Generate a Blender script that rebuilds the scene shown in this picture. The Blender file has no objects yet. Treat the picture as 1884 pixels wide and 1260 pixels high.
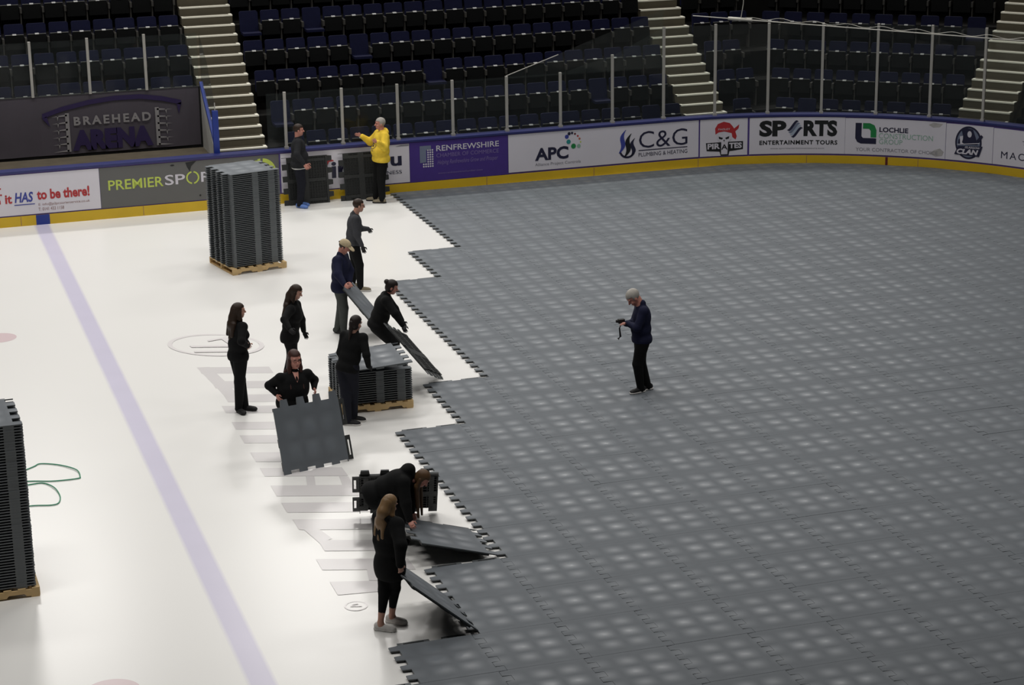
import bpy, bmesh, math, random
import numpy as np
from mathutils import Matrix, Vector
random.seed(7)
SC=bpy.context.scene
COL=SC.collection
# ------------------------------------------------------------------ camera
CAM_R=[[0.951417, -0.307593, -0.013858], [-0.101526, -0.270902, -0.957238], [0.290686, 0.912139, -0.28897]]   # rows: right, down, forward
CAM_C=[-12.1451, -47.4099, 11.0766]
FPX=3921.54
cd=bpy.data.cameras.new('camera'); cam=bpy.data.objects.new('camera',cd); COL.objects.link(cam)
cd.sensor_fit='HORIZONTAL'; cd.sensor_width=36.0; cd.lens=FPX/1884*36.0
cd.clip_start=.5; cd.clip_end=300
r_,d_,f_=[Vector(v) for v in CAM_R]
M=Matrix((r_,-d_,-f_)).transposed().to_4x4(); M.translation=Vector(CAM_C)
cam.matrix_world=M
SC.camera=cam
SC.view_settings.view_transform='Standard'; SC.view_settings.look='None'
SC.view_settings.gamma=1; SC.view_settings.exposure=0.0
try: SC.view_settings.use_curve_mapping=False
except Exception: pass
# ------------------------------------------------------------------ world, hall lights and added glint lights
wd=bpy.data.worlds.new('world'); SC.world=wd; wd.use_nodes=True
bg=wd.node_tree.nodes['Background']; bg.inputs[0].default_value=(.9,.95,1,1); bg.inputs[1].default_value=.012
def unseen_light(x,y,z,p,sx=5,sy=2.2,spread=135,col=(1,.97,.93)):
    l=bpy.data.lights.new('unseen_light','AREA'); l.shape='RECTANGLE'; l.size=sx; l.size_y=sy
    l.energy=p; l.color=col; l.spread=math.radians(spread)
    o=bpy.data.objects.new('unseen_light',l); COL.objects.link(o); o.location=(x,y,z); return o
LP=.215
for x,y,p in [(-13,-3,2000),(-13,-13,1500),(-13,-23,1700),(-4,-3,2000),(-4,-13,1350),(-4,-23,1300),(5,-4,1500),(5,-14,1100),(5,-23,1200),(14,-7,900),(14,-20,700)]:
    unseen_light(x,y,15,p*LP)
for x in (-8,0,8,16):   # unseen lights added above the far stand, tilted to glint on the tiles
    unseen_light(x,9,14,1500*LP,4,1.2,120).rotation_euler=(math.radians(-52),0,0)
# ------------------------------------------------------------------ materials
def lin(c):
    return tuple(((v/255+.055)/1.055)**2.4 if v/255>.04045 else v/255/12.92 for v in c)
def mat(name,col,rough=.6,metal=0,spec=.5,var=.12,scale=6.,bump=0.,emit=None):
    m=bpy.data.materials.new(name); m.use_nodes=True; nt=m.node_tree; b=nt.nodes['Principled BSDF']
    b.inputs['Roughness'].default_value=rough; b.inputs['Metallic'].default_value=metal
    b.inputs['Specular IOR Level'].default_value=spec
    tc=nt.nodes.new('ShaderNodeTexCoord'); n=nt.nodes.new('ShaderNodeTexNoise'); n.inputs['Scale'].default_value=scale; n.inputs['Detail'].default_value=3
    nt.links.new(tc.outputs['Object'],n.inputs['Vector'])
    mx=nt.nodes.new('ShaderNodeMixRGB'); mx.inputs[1].default_value=(*[v*(1-var) for v in col],1); mx.inputs[2].default_value=(*[min(1,v*(1+var)) for v in col],1)
    nt.links.new(n.outputs[0],mx.inputs[0]); nt.links.new(mx.outputs[0],b.inputs['Base Color'])
    if bump:
        bp=nt.nodes.new('ShaderNodeBump'); bp.inputs['Strength'].default_value=bump; bp.inputs['Distance'].default_value=.02
        nt.links.new(n.outputs[0],bp.inputs['Height']); nt.links.new(bp.outputs[0],b.inputs['Normal'])
    return m
TW,TD,TH=1.0688,1.1008,.038
def tile_mat(name,col,rough,strength,domes=True):
    m=mat(name,col,rough,spec=.5,var=.10,scale=5); nt=m.node_tree; b=nt.nodes['Principled BSDF']
    tc=nt.nodes.new('ShaderNodeTexCoord'); sp=nt.nodes.new('ShaderNodeSeparateXYZ'); nt.links.new(tc.outputs['Object'],sp.inputs[0])
    def wave(sock,k,ph):
        a=nt.nodes.new('ShaderNodeMath'); a.operation='MULTIPLY_ADD'; a.inputs[1].default_value=k; a.inputs[2].default_value=ph; nt.links.new(sock,a.inputs[0])
        c=nt.nodes.new('ShaderNodeMath'); c.operation='COSINE'; nt.links.new(a.outputs[0],c.inputs[0])
        d=nt.nodes.new('ShaderNodeMath'); d.operation='MULTIPLY_ADD'; d.inputs[1].default_value=.5; d.inputs[2].default_value=.5; nt.links.new(c.outputs[0],d.inputs[0]); return d.outputs[0]
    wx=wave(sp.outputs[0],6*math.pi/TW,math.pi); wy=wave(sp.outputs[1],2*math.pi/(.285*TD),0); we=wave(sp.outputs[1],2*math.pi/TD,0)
    def op(a,b_,o):
        q=nt.nodes.new('ShaderNodeMath'); q.operation=o; nt.links.new(a,q.inputs[0])
        if isinstance(b_,float): q.inputs[1].default_value=b_
        else: nt.links.new(b_,q.inputs[1])
        return q
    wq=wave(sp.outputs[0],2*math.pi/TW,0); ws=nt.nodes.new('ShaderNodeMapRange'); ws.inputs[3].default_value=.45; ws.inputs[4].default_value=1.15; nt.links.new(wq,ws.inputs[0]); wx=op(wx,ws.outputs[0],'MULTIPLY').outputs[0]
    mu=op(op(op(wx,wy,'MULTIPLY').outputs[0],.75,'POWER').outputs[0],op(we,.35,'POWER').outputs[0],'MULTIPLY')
    bp=nt.nodes.new('ShaderNodeBump'); bp.inputs['Strength'].default_value=strength; bp.inputs['Distance'].default_value=.03
    nt.links.new(mu.outputs[0],bp.inputs['Height']); nt.links.new(bp.outputs[0],b.inputs['Normal'])
    # sheen painted into the base colour: paler domes, darker valleys; valleys also rougher
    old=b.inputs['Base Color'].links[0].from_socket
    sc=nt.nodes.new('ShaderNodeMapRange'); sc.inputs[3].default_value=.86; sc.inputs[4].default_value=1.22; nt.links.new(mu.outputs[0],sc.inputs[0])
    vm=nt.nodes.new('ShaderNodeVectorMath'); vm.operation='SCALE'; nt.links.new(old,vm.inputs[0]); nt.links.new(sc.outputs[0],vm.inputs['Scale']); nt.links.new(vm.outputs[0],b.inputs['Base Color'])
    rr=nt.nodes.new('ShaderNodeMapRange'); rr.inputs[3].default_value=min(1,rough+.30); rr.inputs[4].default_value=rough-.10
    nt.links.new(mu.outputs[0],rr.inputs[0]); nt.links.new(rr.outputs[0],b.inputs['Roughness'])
    return m
MT={}
MT['ice']=mat('ice',(.80,.795,.775),.30,spec=.35,var=.02,scale=.35)
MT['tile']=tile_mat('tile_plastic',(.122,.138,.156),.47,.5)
MT['tile_side']=mat('tile_plastic_plain',(.105,.116,.122),.5,var=.08)
MT['tile_under']=mat('tile_underside',(.019,.021,.021),.6,var=.35,scale=22,bump=.4)
MT['pallet']=mat('pallet_wood',(.60,.42,.20),.75,var=.25,scale=9)
MT['kick']=mat('yellow_plastic',(.62,.41,.015),.4,var=.12,scale=2)
MT['board']=mat('purple_board',(.075,.045,.22),.4,var=.15,scale=2)
MT['ledge']=mat('blue_ledge',(.022,.027,.13),.4,var=.12)
MT['blue_paint']=mat('blue_paint',(.012,.035,.24),.4)
MT['white_ad']=mat('white_board',(.66,.64,.70),.35,var=.05,scale=1.5)
MT['grey_ad']=mat('grey_board',(.115,.115,.112),.4,var=.08,scale=2)
MT['purple_ad']=mat('violet_board',(.058,.028,.21),.4,var=.1)
MT['navy_ink']=mat('navy_ink',(.012,.012,.04),.45)
MT['black_ink']=mat('black_ink',(.008,.009,.010),.45)
MT['red_ink']=mat('red_ink',(.42,.025,.03),.45)
MT['green_ink']=mat('green_ink',(.012,.21,.055),.45)
MT['paleg_ink']=mat('pale_green_ink',(.25,.42,.33),.45)
MT['teal_ink']=mat('teal_ink',(.02,.25,.25),.45)
MT['blue_ink']=mat('blue_ink',(.04,.055,.30),.45)
MT['lime_ink']=mat('lime_ink',(.50,.60,.10),.45)
MT['white_ink']=mat('white_ink',(.62,.60,.66),.45)
MT['grey_ink']=mat('grey_ink',(.22,.22,.25),.45)
MT['lilac_ink']=mat('lilac_ink',(.20,.15,.36),.45)
MT['steel_ink']=mat('steel_blue_ink',(.16,.19,.27),.45)
MT['white_blue_ink']=mat('pale_blue_ink',(.34,.40,.50),.45); MT['scuff']=mat('scuff_dirt',(.40,.385,.38),.6,var=.3,scale=8)
MT['brown_ink']=mat('brown_ink',(.25,.12,.10),.45)
MT['orange_ink']=mat('orange_ink',(.45,.13,.05),.45)
MT['dark_red_ink']=mat('dark_red_ink',(.12,.015,.015),.45)
MT['banner']=mat('banner_cloth',(.060,.052,.066),.75,var=.15,scale=2)
MT['banner_purple']=mat('banner_purple',(.017,.007,.058),.7)
MT['banner_grey']=mat('banner_grey',(.24,.23,.235),.7)
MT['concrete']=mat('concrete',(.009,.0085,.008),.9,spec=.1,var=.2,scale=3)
MT['step']=mat('step_concrete',(.095,.082,.054),.85,var=.15,scale=4)
MT['nosing']=mat('nosing_paint',(.86,.84,.72),.6,var=.05)
MT['seat']=mat('seat_fabric',(.0075,.0088,.031),.6,spec=.12,var=.2,scale=9)
MT['seat_shell']=mat('seat_shell',(.0038,.0042,.0044),.6,spec=.12,var=.2)
MT['seat_edge']=mat('seat_bracket',(.05,.047,.042),.5); MT['seat_rim_highlight']=mat('seat_rim_highlight',(.16,.16,.15),.4)
MT['plate']=mat('number_plate',(.92,.92,.90),.25,metal=.0)
MT['post']=mat('post_metal',(.40,.39,.36),.4,metal=.2)
MT['darkwall']=mat('dark_wall',(.012,.012,.012),.9)
MT['bench_floor']=mat('bench_floor',(.115,.095,.065),.8,var=.3,scale=4)
MT['white_panel']=mat('white_panel',(.50,.50,.48),.5)
MT['cable']=mat('galvanised_cable',(.45,.44,.40),.5,metal=.3)
MT['strap']=mat('green_strap',(.05,.30,.17),.4)
MT['iceblue']=mat('under_ice_blue',(.60,.575,.71),.3,spec=.35,var=.05,scale=1)
for nm,t in (('a',.25),('b',.5),('c',.75)): MT['iceblue_'+nm]=mat('under_ice_blue_edge',tuple(p*(1-t)+q*t for p,q in zip((.60,.575,.71),(.80,.795,.775))),.3,spec=.35,var=.04,scale=1)
MT['icered']=mat('under_ice_red',(.66,.53,.55),.3,spec=.35,var=.04,scale=1)
MT['iceink']=mat('under_ice_grey',(.635,.615,.617),.3,spec=.35,var=.03,scale=1)
MT['iceink2']=mat('under_ice_pale_grey',(.725,.70,.70),.3,spec=.35,var=.03,scale=1)
def glass_mat():
    m=bpy.data.materials.new('rink_glass'); m.use_nodes=True; nt=m.node_tree; nt.nodes.clear()
    o=nt.nodes.new('ShaderNodeOutputMaterial'); t=nt.nodes.new('ShaderNodeBsdfTransparent'); t.inputs[0].default_value=(.86,.90,.88,1)
    d=nt.nodes.new('ShaderNodeBsdfDiffuse'); n=nt.nodes.new('ShaderNodeTexNoise'); n.inputs['Scale'].default_value=1.5
    rmp=nt.nodes.new('ShaderNodeMixRGB'); rmp.inputs[1].default_value=(.30,.36,.36,1); rmp.inputs[2].default_value=(.42,.47,.46,1); nt.links.new(n.outputs[0],rmp.inputs[0]); nt.links.new(rmp.outputs[0],d.inputs[0])
    g=nt.nodes.new('ShaderNodeBsdfGlossy'); g.inputs['Roughness'].default_value=.03
    m1=nt.nodes.new('ShaderNodeMixShader'); m1.inputs[0].default_value=.032; nt.links.new(t.outputs[0],m1.inputs[1]); nt.links.new(d.outputs[0],m1.inputs[2])
    fr=nt.nodes.new('ShaderNodeFresnel'); fr.inputs[0].default_value=1.25
    m2=nt.nodes.new('ShaderNodeMixShader'); nt.links.new(fr.outputs[0],m2.inputs[0]); nt.links.new(m1.outputs[0],m2.inputs[1]); nt.links.new(g.outputs[0],m2.inputs[2])
    nt.links.new(m2.outputs[0],o.inputs[0]); return m
MT['glass']=glass_mat()
# ------------------------------------------------------------------ helpers
def link(name,me,m=None,parent=None):
    o=bpy.data.objects.new(name,me); COL.objects.link(o)
    if m is not None and me is not None:
        for q in (m if isinstance(m,(list,tuple)) else [m]): me.materials.append(MT[q] if isinstance(q,str) else q)
    if parent is not None: o.parent=parent
    return o
def tag(o,label=None,cat=None,group=None,kind=None):
    if label: o['label']=label
    if cat: o['category']=cat
    if group: o['group']=group
    if kind: o['kind']=kind
    return o
def empty(name,loc=(0,0,0),rz=0,label=None,cat=None,group=None):
    o=bpy.data.objects.new(name,None); COL.objects.link(o); o.location=loc; o.rotation_euler=(0,0,rz); o.empty_display_size=.1
    return tag(o,label,cat,group)
class MB:
    def __init__(s): s.v=[]; s.f=[]; s.mi=[]
    def add(s,vs,fs,mi=0):
        n=len(s.v); s.v+= [tuple(map(float,v)) for v in vs]; s.f+=[tuple(i+n for i in q) for q in fs]; s.mi+=[mi]*len(fs)
    def box(s,x0,x1,y0,y1,z0,z1,mi=0,fn=None):
        vs=[(x,y,z) for z in (z0,z1) for y in (y0,y1) for x in (x0,x1)]
        if fn: vs=[fn(v) for v in vs]
        s.add(vs,[(0,2,3,1),(4,5,7,6),(0,1,5,4),(2,6,7,3),(0,4,6,2),(1,3,7,5)],mi)
    def prism(s,poly,z0,z1,mi=0,mtop=None,fn=None,mbot=None):
        n=len(poly); vs=[(x,y,z0) for x,y in poly]+[(x,y,z1) for x,y in poly]
        if fn: vs=[fn(v) for v in vs]
        s.add(vs,[(i,(i+1)%n,(i+1)%n+n,i+n) for i in range(n)],mi)
        k=len(s.v)-2*n
        s.f+=[tuple(range(k+n,k+2*n)),tuple(range(k+n-1,k-1,-1))]; s.mi+=[mi if mtop is None else mtop, mi if mbot is None else mbot]
    def tube(s,pts,r,n=8,mi=0):
        pts=[Vector(p) for p in pts]; rr=r if isinstance(r,(list,tuple)) else [r]*len(pts); vs=[]
        for i,p in enumerate(pts):
            t=(pts[min(i+1,len(pts)-1)]-pts[max(i-1,0)]).normalized(); a=t.cross(Vector((0,0,1)) if abs(t.z)<.9 else Vector((1,0,0))).normalized(); b=t.cross(a)
            vs+=[tuple(p+(a*math.cos(2*math.pi*k/n)+b*math.sin(2*math.pi*k/n))*rr[i]) for k in range(n)]
        fs=[(i*n+k,i*n+(k+1)%n,(i+1)*n+(k+1)%n,(i+1)*n+k) for i in range(len(pts)-1) for k in range(n)]
        fs+=[tuple(range(n-1,-1,-1)),tuple(range((len(pts)-1)*n,len(pts)*n))]
        s.add(vs,fs,mi)
    def mesh(s,name,smooth=False):
        me=bpy.data.meshes.new(name); me.from_pydata(s.v,[],s.f); me.polygons.foreach_set('material_index',s.mi)
        if smooth: me.polygons.foreach_set('use_smooth',[True]*len(s.f))
        me.update(); return me
    def build(s,name,m,parent=None,smooth=False,bevel=0):
        o=link(name,s.mesh(name,smooth),m,parent)
        if bevel: b=o.modifiers.new('bevel','BEVEL'); b.width=bevel; b.segments=2; b.limit_method='ANGLE'
        return o
ORD=['first','second','third','fourth','fifth','sixth','seventh','eighth','ninth','tenth','eleventh','twelfth','thirteenth','fourteenth','fifteenth','sixteenth','seventeenth','eighteenth','nineteenth','twentieth']
def ordn(i):
    if i<20: return ORD[i]
    t={2:'twent',3:'thirt',4:'fort',5:'fift',6:'sixt'}[(i+1)//10]; u=(i+1)%10
    return t+'ieth' if u==0 else t+'y-'+ORD[u-1]
# ------------------------------------------------------------------ ice and its markings
mb=MB(); mb.box(-40,40,-45,.6,-.3,0); ice=tag(mb.build('floor','ice'),kind='structure')
def decal(name,polys,m,z=.0012,parent=None):
    b=MB()
    for i,p in enumerate(polys): b.add([(x,y,z+.0002*i) for x,y in p],[tuple(range(len(p)))])
    return b.build(name,m,parent or ice)
bl=decal('blue_line',[[(-8.175,-40),(-7.912,-40),(-7.912,-.02),(-8.175,-.02)]],'iceblue')
for k in (0,1,2):
    for a,sg in ((-8.175,-1),(-7.912,1)):
        x0,x1=sorted((a+sg*.016*k,a+sg*.016*(k+1))); decal('soft_edge',[[(x0,-40),(x1,-40),(x1,-.02),(x0,-.02)]],['iceblue_a','iceblue_b','iceblue_c'][k],.0012,bl)
def disc(cx,cy,rx,ry,n=40): return [(cx+rx*math.cos(2*math.pi*k/n),cy+ry*math.sin(2*math.pi*k/n)) for k in range(n)]
decal('spot',[disc(-9.72,-8.87,.31,.31)],'icered')
decal('spot',[disc(-9.75,-24.27,.33,.33)],'icered')
XR=-5.42
def bar(y0l,y1l,sl=-.335,x0=-6.6,x1=XR): return [(x0,y0l),(x1,y0l+sl*(x1-x0)),(x1,y1l+sl*(x1-x0)),(x0,y1l)]
def ring(pts_o,pts_i):
    n=len(pts_o); return [[pts_o[k],pts_o[(k+1)%n],pts_i[(k+1)%n],pts_i[k]] for k in range(n)]
L=[bar(-11.95,-12.34),[(-6.62,-11.95),(-6.40,-12.0),(-6.30,-12.9),(-6.52,-13.0)],bar(-12.83,-13.24,x0=-6.52),[(-6.52,-12.9),(-6.3,-12.9),(-6.2,-14.0),(-6.44,-13.9)],bar(-13.63,-14.05,x0=-6.46),
   bar(-14.21,-14.60,x0=-6.6),bar(-15.08,-15.47),bar(-15.77,-16.17),[(-5.62,-15.3),(-5.42,-15.4),(-5.45,-16.4),(-5.66,-16.3)],bar(-16.62,-17.07),bar(-17.36,-17.75),
   bar(-18.16,-18.63),[(-6.02,-17.95),(-5.9,-17.99),(-5.98,-18.45),(-6.1,-18.4)],[(-5.55,-18.12),(-5.42,-18.19),(-5.45,-18.62),(-5.6,-18.58)],
   bar(-18.91,-19.32),bar(-19.61,-20.03,x0=-6.58),[(-6.59,-19.62),(-6.40,-19.7),(-6.22,-20.5),(-6.42,-20.62)],bar(-20.5,-20.91,x0=-6.42),
   bar(-21.15,-21.55),[(-5.98,-21.4),(-5.78,-21.5),(-5.86,-22.2),(-6.10,-22.1)],[(-6.6,-21.97),(-6.05,-22.13),(-5.92,-22.25),(-6.05,-22.5),(-6.6,-22.43)]]
decal('painted_lettering',L,'iceink')
ov=lambda rx,ry:[(-6.06+rx*math.cos(2*math.pi*k/48)-.12*math.sin(2*math.pi*k/48)*ry, -10.72+ry*math.sin(2*math.pi*k/48)-.2*math.cos(2*math.pi*k/48)*rx) for k in range(48)]
decal('painted_roundel',ring(ov(.82,.76),ov(.74,.68))+[[(-6.52,-10.62),(-5.75,-10.86),(-5.77,-10.98),(-6.5,-10.74)],[(-6.5,-10.98),(-5.8,-11.2),(-5.82,-11.29),(-6.5,-11.07)],[(-6.15,-10.38),(-5.8,-10.3),(-5.7,-10.8),(-5.82,-10.84),(-5.9,-10.42),(-6.15,-10.48)]],'iceink2')
rr=lambda r:[(-6.46+r*math.cos(2*math.pi*k/32),-22.84+r*1.05*math.sin(2*math.pi*k/32)) for k in range(32)]
decal('painted_trademark_ring',ring(rr(.15),rr(.125))+[[(-6.53,-22.82),(-6.39,-22.86),(-6.39,-22.89),(-6.53,-22.85)],[(-6.5,-22.78),(-6.42,-22.76),(-6.42,-22.80),(-6.5,-22.81)]],'iceink2')
# ------------------------------------------------------------------ rink boards along arc length s
BA=.012
def board(s,z,off=0):
    """point on the board face at arc length s, height z, off metres in front of the face (towards the ice)"""
    if s<=7.3:
        return (7.3+(s-7.3)*math.cos(BA)+off*math.sin(BA)*0, .1+(s-7.3)*math.sin(BA)-off, z)
    a=math.pi/2-(s-7.3)/8.5; r=8.5-off
    return (7.3+r*math.cos(a),-8.4+r*math.sin(a),z)
def strip(b,s0,s1,z0,z1,o0,o1,mi=0,ds=.35):
    n=max(1,int(math.ceil((s1-s0)/ds))); 
    for i in range(n):
        a=s0+(s1-s0)*i/n; c=s0+(s1-s0)*(i+1)/n
        vs=[board(a,z0,o1),board(c,z0,o1),board(c,z1,o1),board(a,z1,o1),board(a,z0,o0),board(c,z0,o0),board(c,z1,o0),board(a,z1,o0)]
        fs=[(0,1,2,3),(3,2,6,7),(4,5,1,0),(5,4,7,6)]
        if i==0: fs.append((0,3,7,4))
        if i==n-1: fs.append((1,5,6,2))
        b.add(vs,fs,mi)
SB0,SB1=-12.5,26.0
b=MB(); strip(b,SB0,SB1,.0,1.2,-.14,0); wall=tag(b.build('wall_rink','board'),kind='structure')
b=MB(); strip(b,SB0,SB1,.0,.225,0,.022); b.build('kick_plate','kick',wall)
b=MB(); strip(b,-8.15,-7.85,.0,.227,.02,.026); b.build('blue_line_mark','blue_paint',wall)
b=MB(); strip(b,12.48,12.54,.0,.227,.02,.026); b.build('red_line_mark','dark_red_ink',wall)
b=MB(); strip(b,SB0,SB1,1.2,1.245,-.30,.03); b.build('top_ledge','ledge',wall)
b=MB()
for s in [i*2.72-11.2 for i in range(13)]: strip(b,s-.006,s+.006,.01,.224,.02,.024)
b.build('kick_seam','brown_ink',wall)
# text on boards
TXT=[]
def text_mesh(s,bold=0.,shear=0.,spacing=1.,serif=False):
    c=bpy.data.curves.new('lettering','FONT'); c.body=s; c.size=1; c.offset=bold; c.shear=shear; c.space_character=spacing; c.resolution_u=3
    o=bpy.data.objects.new('lettering_source',c); COL.objects.link(o)
    bpy.context.view_layer.update(); dg=bpy.context.evaluated_depsgraph_get()
    me=bpy.data.meshes.new_from_object(o.evaluated_get(dg))
    V=np.array([v.co[:] for v in me.vertices]); F=[tuple(p.vertices) for p in me.polygons]
    bpy.data.objects.remove(o); bpy.data.curves.remove(c); bpy.data.meshes.remove(me)
    return V,F
def put_text(s,x0,z0,wd,ht,fn,m,parent,name='lettering',rise=0.,**k):
    V,F=text_mesh(s,**k); lo=V.min(0); hi=V.max(0)
    b=MB(); vs=[]
    for v in V:
        u=(v[0]-lo[0])/(hi[0]-lo[0]); t=(v[1]-lo[1])/(hi[1]-lo[1]); vs.append(fn(x0+u*wd,z0+t*ht+rise*u))
    b.add(vs,F); return b.build(name,m,parent)
def polys(pl,fn,m,parent,name,seg=.15):
    b=MB()
    for p in pl:
        bm=bmesh.new(); f=bm.faces.new([bm.verts.new((x,z,0)) for x,z in p]); bmesh.ops.triangulate(bm,faces=[f])
        for _ in range(4):
            e=[e for e in bm.edges if e.calc_length()>seg]
            if not e: break
            bmesh.ops.subdivide_edges(bm,edges=e,cuts=1); bmesh.ops.triangulate(bm,faces=[f for f in bm.faces if len(f.verts)>3])
        bm.verts.index_update(); b.add([fn(v.co.x,v.co.y) for v in bm.verts],[tuple(v.index for v in f.verts) for f in bm.faces]); bm.free()
    return b.build(name,m,parent)
def rect(x0,x1,z0,z1): return [(x0,z0),(x1,z0),(x1,z1),(x0,z1)]
def panel(s0,s1,z0,z1,m,label):
    o=empty('advertising_panel',board((s0+s1)/2,0,0),0,label,'advertising panel')
    b=MB(); strip(b,s0,s1,z0,z1,.002,.012); ch=b.build('panel_face',m); attach(ch,o); return o
def attach(ch,o):
    ch.parent=o; ch.matrix_parent_inverse=Matrix.Translation(-Vector(o.location)) if o.rotation_euler.z==0 else o.matrix_basis.inverted()
    return ch
AD=lambda s,z: board(s,z,.016)
AD2=lambda s,z: board(s,z,.019)
def T(s,x0,z0,wd,ht,m,o,**k): return attach(put_text(s,x0,z0,wd,ht,k.pop('fn',AD),m,None,**k),o)
def PL(pl,m,o,name,fn=AD): return attach(polys(pl,fn,m,None,name),o)
def circ(cx,cz,r,n=20,rz=None): return [(cx+r*math.cos(2*math.pi*k/n),cz+(rz or r)*math.sin(2*math.pi*k/n)) for k in range(n)]
def arcband(cx,cz,ri,ro,a0,a1,n=16):
    out=[]
    for k in range(n):
        a=math.radians(a0+(a1-a0)*k/n); c=math.radians(a0+(a1-a0)*(k+1)/n)
        out.append([(cx+ri*math.cos(a),cz+ri*math.sin(a)),(cx+ro*math.cos(a),cz+ro*math.sin(a)),(cx+ro*math.cos(c),cz+ro*math.sin(c)),(cx+ri*math.cos(c),cz+ri*math.sin(c))])
    return out
# far left white panel
o=panel(-11.5,-6.70,.255,1.165,'white_ad','white advertising panel with red and blue slogan at the far left of the boards')
T('it',-8.79,.53,.15,.20,'red_ink',o,bold=.03); T('HAS',-8.585,.535,.41,.23,'blue_ink',o,bold=.03,shear=.2); T('to be there!',-8.095,.565,1.16,.235,'red_ink',o,bold=.035,rise=.0)
T('when',-9.55,.53,.66,.17,'red_ink',o,bold=.03)
PL([rect(-8.6,-8.15,.475,.495)],'blue_ink',o,'underline')
T('E: info@p2pcourierservice.co.uk',-8.07,.415,1.13,.075,'brown_ink',o); T('T: 0141 433 1158',-8.08,.315,.56,.075,'brown_ink',o)
PL([circ(-8.88,.98-.1,.022,10),circ(-8.87,.76-.02,.022,10)],'red_ink',o,'dots')
# grey panel
o=panel(-6.69,-2.60,.25,1.165,'grey_ad','dark grey advertising panel with lime and white lettering behind the tall pallet stack')
T('PREMIER',-6.51,.645,1.24,.225,'lime_ink',o,bold=.012); T('SP',-5.235,.655,.46,.235,'white_ink',o,bold=.012); T('RTS',-4.41,.665,.70,.235,'white_ink',o,bold=.012)
PL(arcband(-4.60,.785,.115,.15,100,260)+arcband(-4.60,.785,.115,.15,-80,80),'lime_ink',o,'lime_ring')
PL(arcband(-3.0,.77,.24,.33,95,265)+arcband(-3.0,.77,.24,.33,-85,85),'lime_ink',o,'lime_ring')
PL([[(-4.75,1.14),(-4.5,1.16),(-4.62,1.05),(-4.66,.93),(-4.72,1.04)],circ(-4.45,.36,.025,8),circ(-5.05,1.1,.05,8,.02)],'black_ink',o,'scuff_mark')
# white/u panel
o=panel(-2.56,.51,.255,1.165,'white_ad','white advertising panel half hidden behind the two dark floor tiles leaning on it')
T('u',.05,.665,.27,.23,'navy_ink',o,bold=.03); T('in',-1.37,.50,.46,.38,'navy_ink',o,bold=.03); T('NESS',-.044,.475,.362,.085,'navy_ink',o)
PL([[(-1.56,.96),(-1.50,.99),(-1.44,.95),(-1.33,.93),(-1.30,.90),(-1.42,.89),(-1.45,.83),(-1.54,.80),(-1.57,.88)]],'red_ink',o,'red_mark'); PL([[(.17,1.12),(.5,1.12),(.5,1.155),(.3,1.15)]],'grey_ink',o,'scuff_mark')
# violet panel
o=panel(.52,2.94,.235,1.18,'purple_ad','violet advertising panel with a pale dotted block logo beside the yellow-hooded man')
T('RENFREWSHIRE',1.17,.935,1.55,.135,'white_ink',o,bold=.01); T('CHAMBER OF COMMERCE',1.17,.785,1.54,.095,'lilac_ink',o); T('Helping Renfrewshire Grow and Prosper',1.19,.585,1.5,.135,'lilac_ink',o,shear=.35); T('www.renfrewshirechamber.com',1.2,.385,1.1,.045,'lilac_ink',o)
PL([[(.765,.68),(.92,.69),(.92,.98),(1.04,.98),(1.04,1.085),(.765,1.085)]],'steel_ink',o,'logo_block')
PL([circ(.965+.055*i,.975-.055*j,.021,8) for j in range(8) for i in range(3)]+[circ(.855+.055*i,.975-.055*j,.021,8) for j in (6,7) for i in range(2)],'white_ink',o,'logo_dots')
# APC and C&G panel
o=panel(2.955,7.85,.27,1.18,'white_ad','long white advertising panel with a ring of coloured dots and a blue flame')
T('APC',3.62,.50,.85,.31,'navy_ink',o,bold=.035); T('Alliance Project Controls',3.62,.355,1.16,.09,'grey_ink',o)
for k,(x,z,r,m) in enumerate([(4.475,.905,.055,'teal_ink'),(4.60,.79,.062,'green_ink'),(4.735,.785,.048,'paleg_ink'),(4.43,1.03,.05,'blue_ink'),(4.49,1.10,.04,'navy_ink'),(4.565,1.11,.03,'navy_ink'),(4.64,1.085,.025,'dark_red_ink'),(4.71,1.03,.024,'red_ink'),(4.755,.96,.026,'orange_ink'),(4.78,.88,.02,'lime_ink')]): PL([circ(x,z,r,16)],m,o,'logo_dot')
def flame(x0,dx,z0,z1,wd): # slanted s-shaped tongue as quads
    c=[(x0+dx*(t**1.0)+.05*math.sin(t*6.28), z0+(z1-z0)*t) for t in [i/12 for i in range(13)]]
    out=[]
    for i in range(12):
        w0=wd*math.sin(math.pi*(.08+.9*i/12))+.004; w1=wd*math.sin(math.pi*(.08+.9*(i+1)/12))+.004
        out.append([(c[i][0]-w0,c[i][1]),(c[i][0]+w0,c[i][1]),(c[i+1][0]+w1,c[i+1][1]),(c[i+1][0]-w1,c[i+1][1])])
    return out
PL(flame(5.78,.17,.52,1.08,.055),'blue_ink',o,'flame_tongue'); PL(flame(5.92,.17,.42,.98,.06),'black_ink',o,'flame_tongue'); PL(flame(6.08,.10,.42,.86,.05),'navy_ink',o,'flame_tongue'); PL(arcband(5.99,.60,.17,.22,200,330),'navy_ink',o,'flame_base')
T('C&G',6.29,.60,1.27,.41,'navy_ink',o,bold=-.005); PL([rect(6.28,7.56,.537,.558)],'navy_ink',o,'rule'); T('PLUMBING & HEATING',6.28,.395,1.28,.095,'navy_ink',o)
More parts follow.
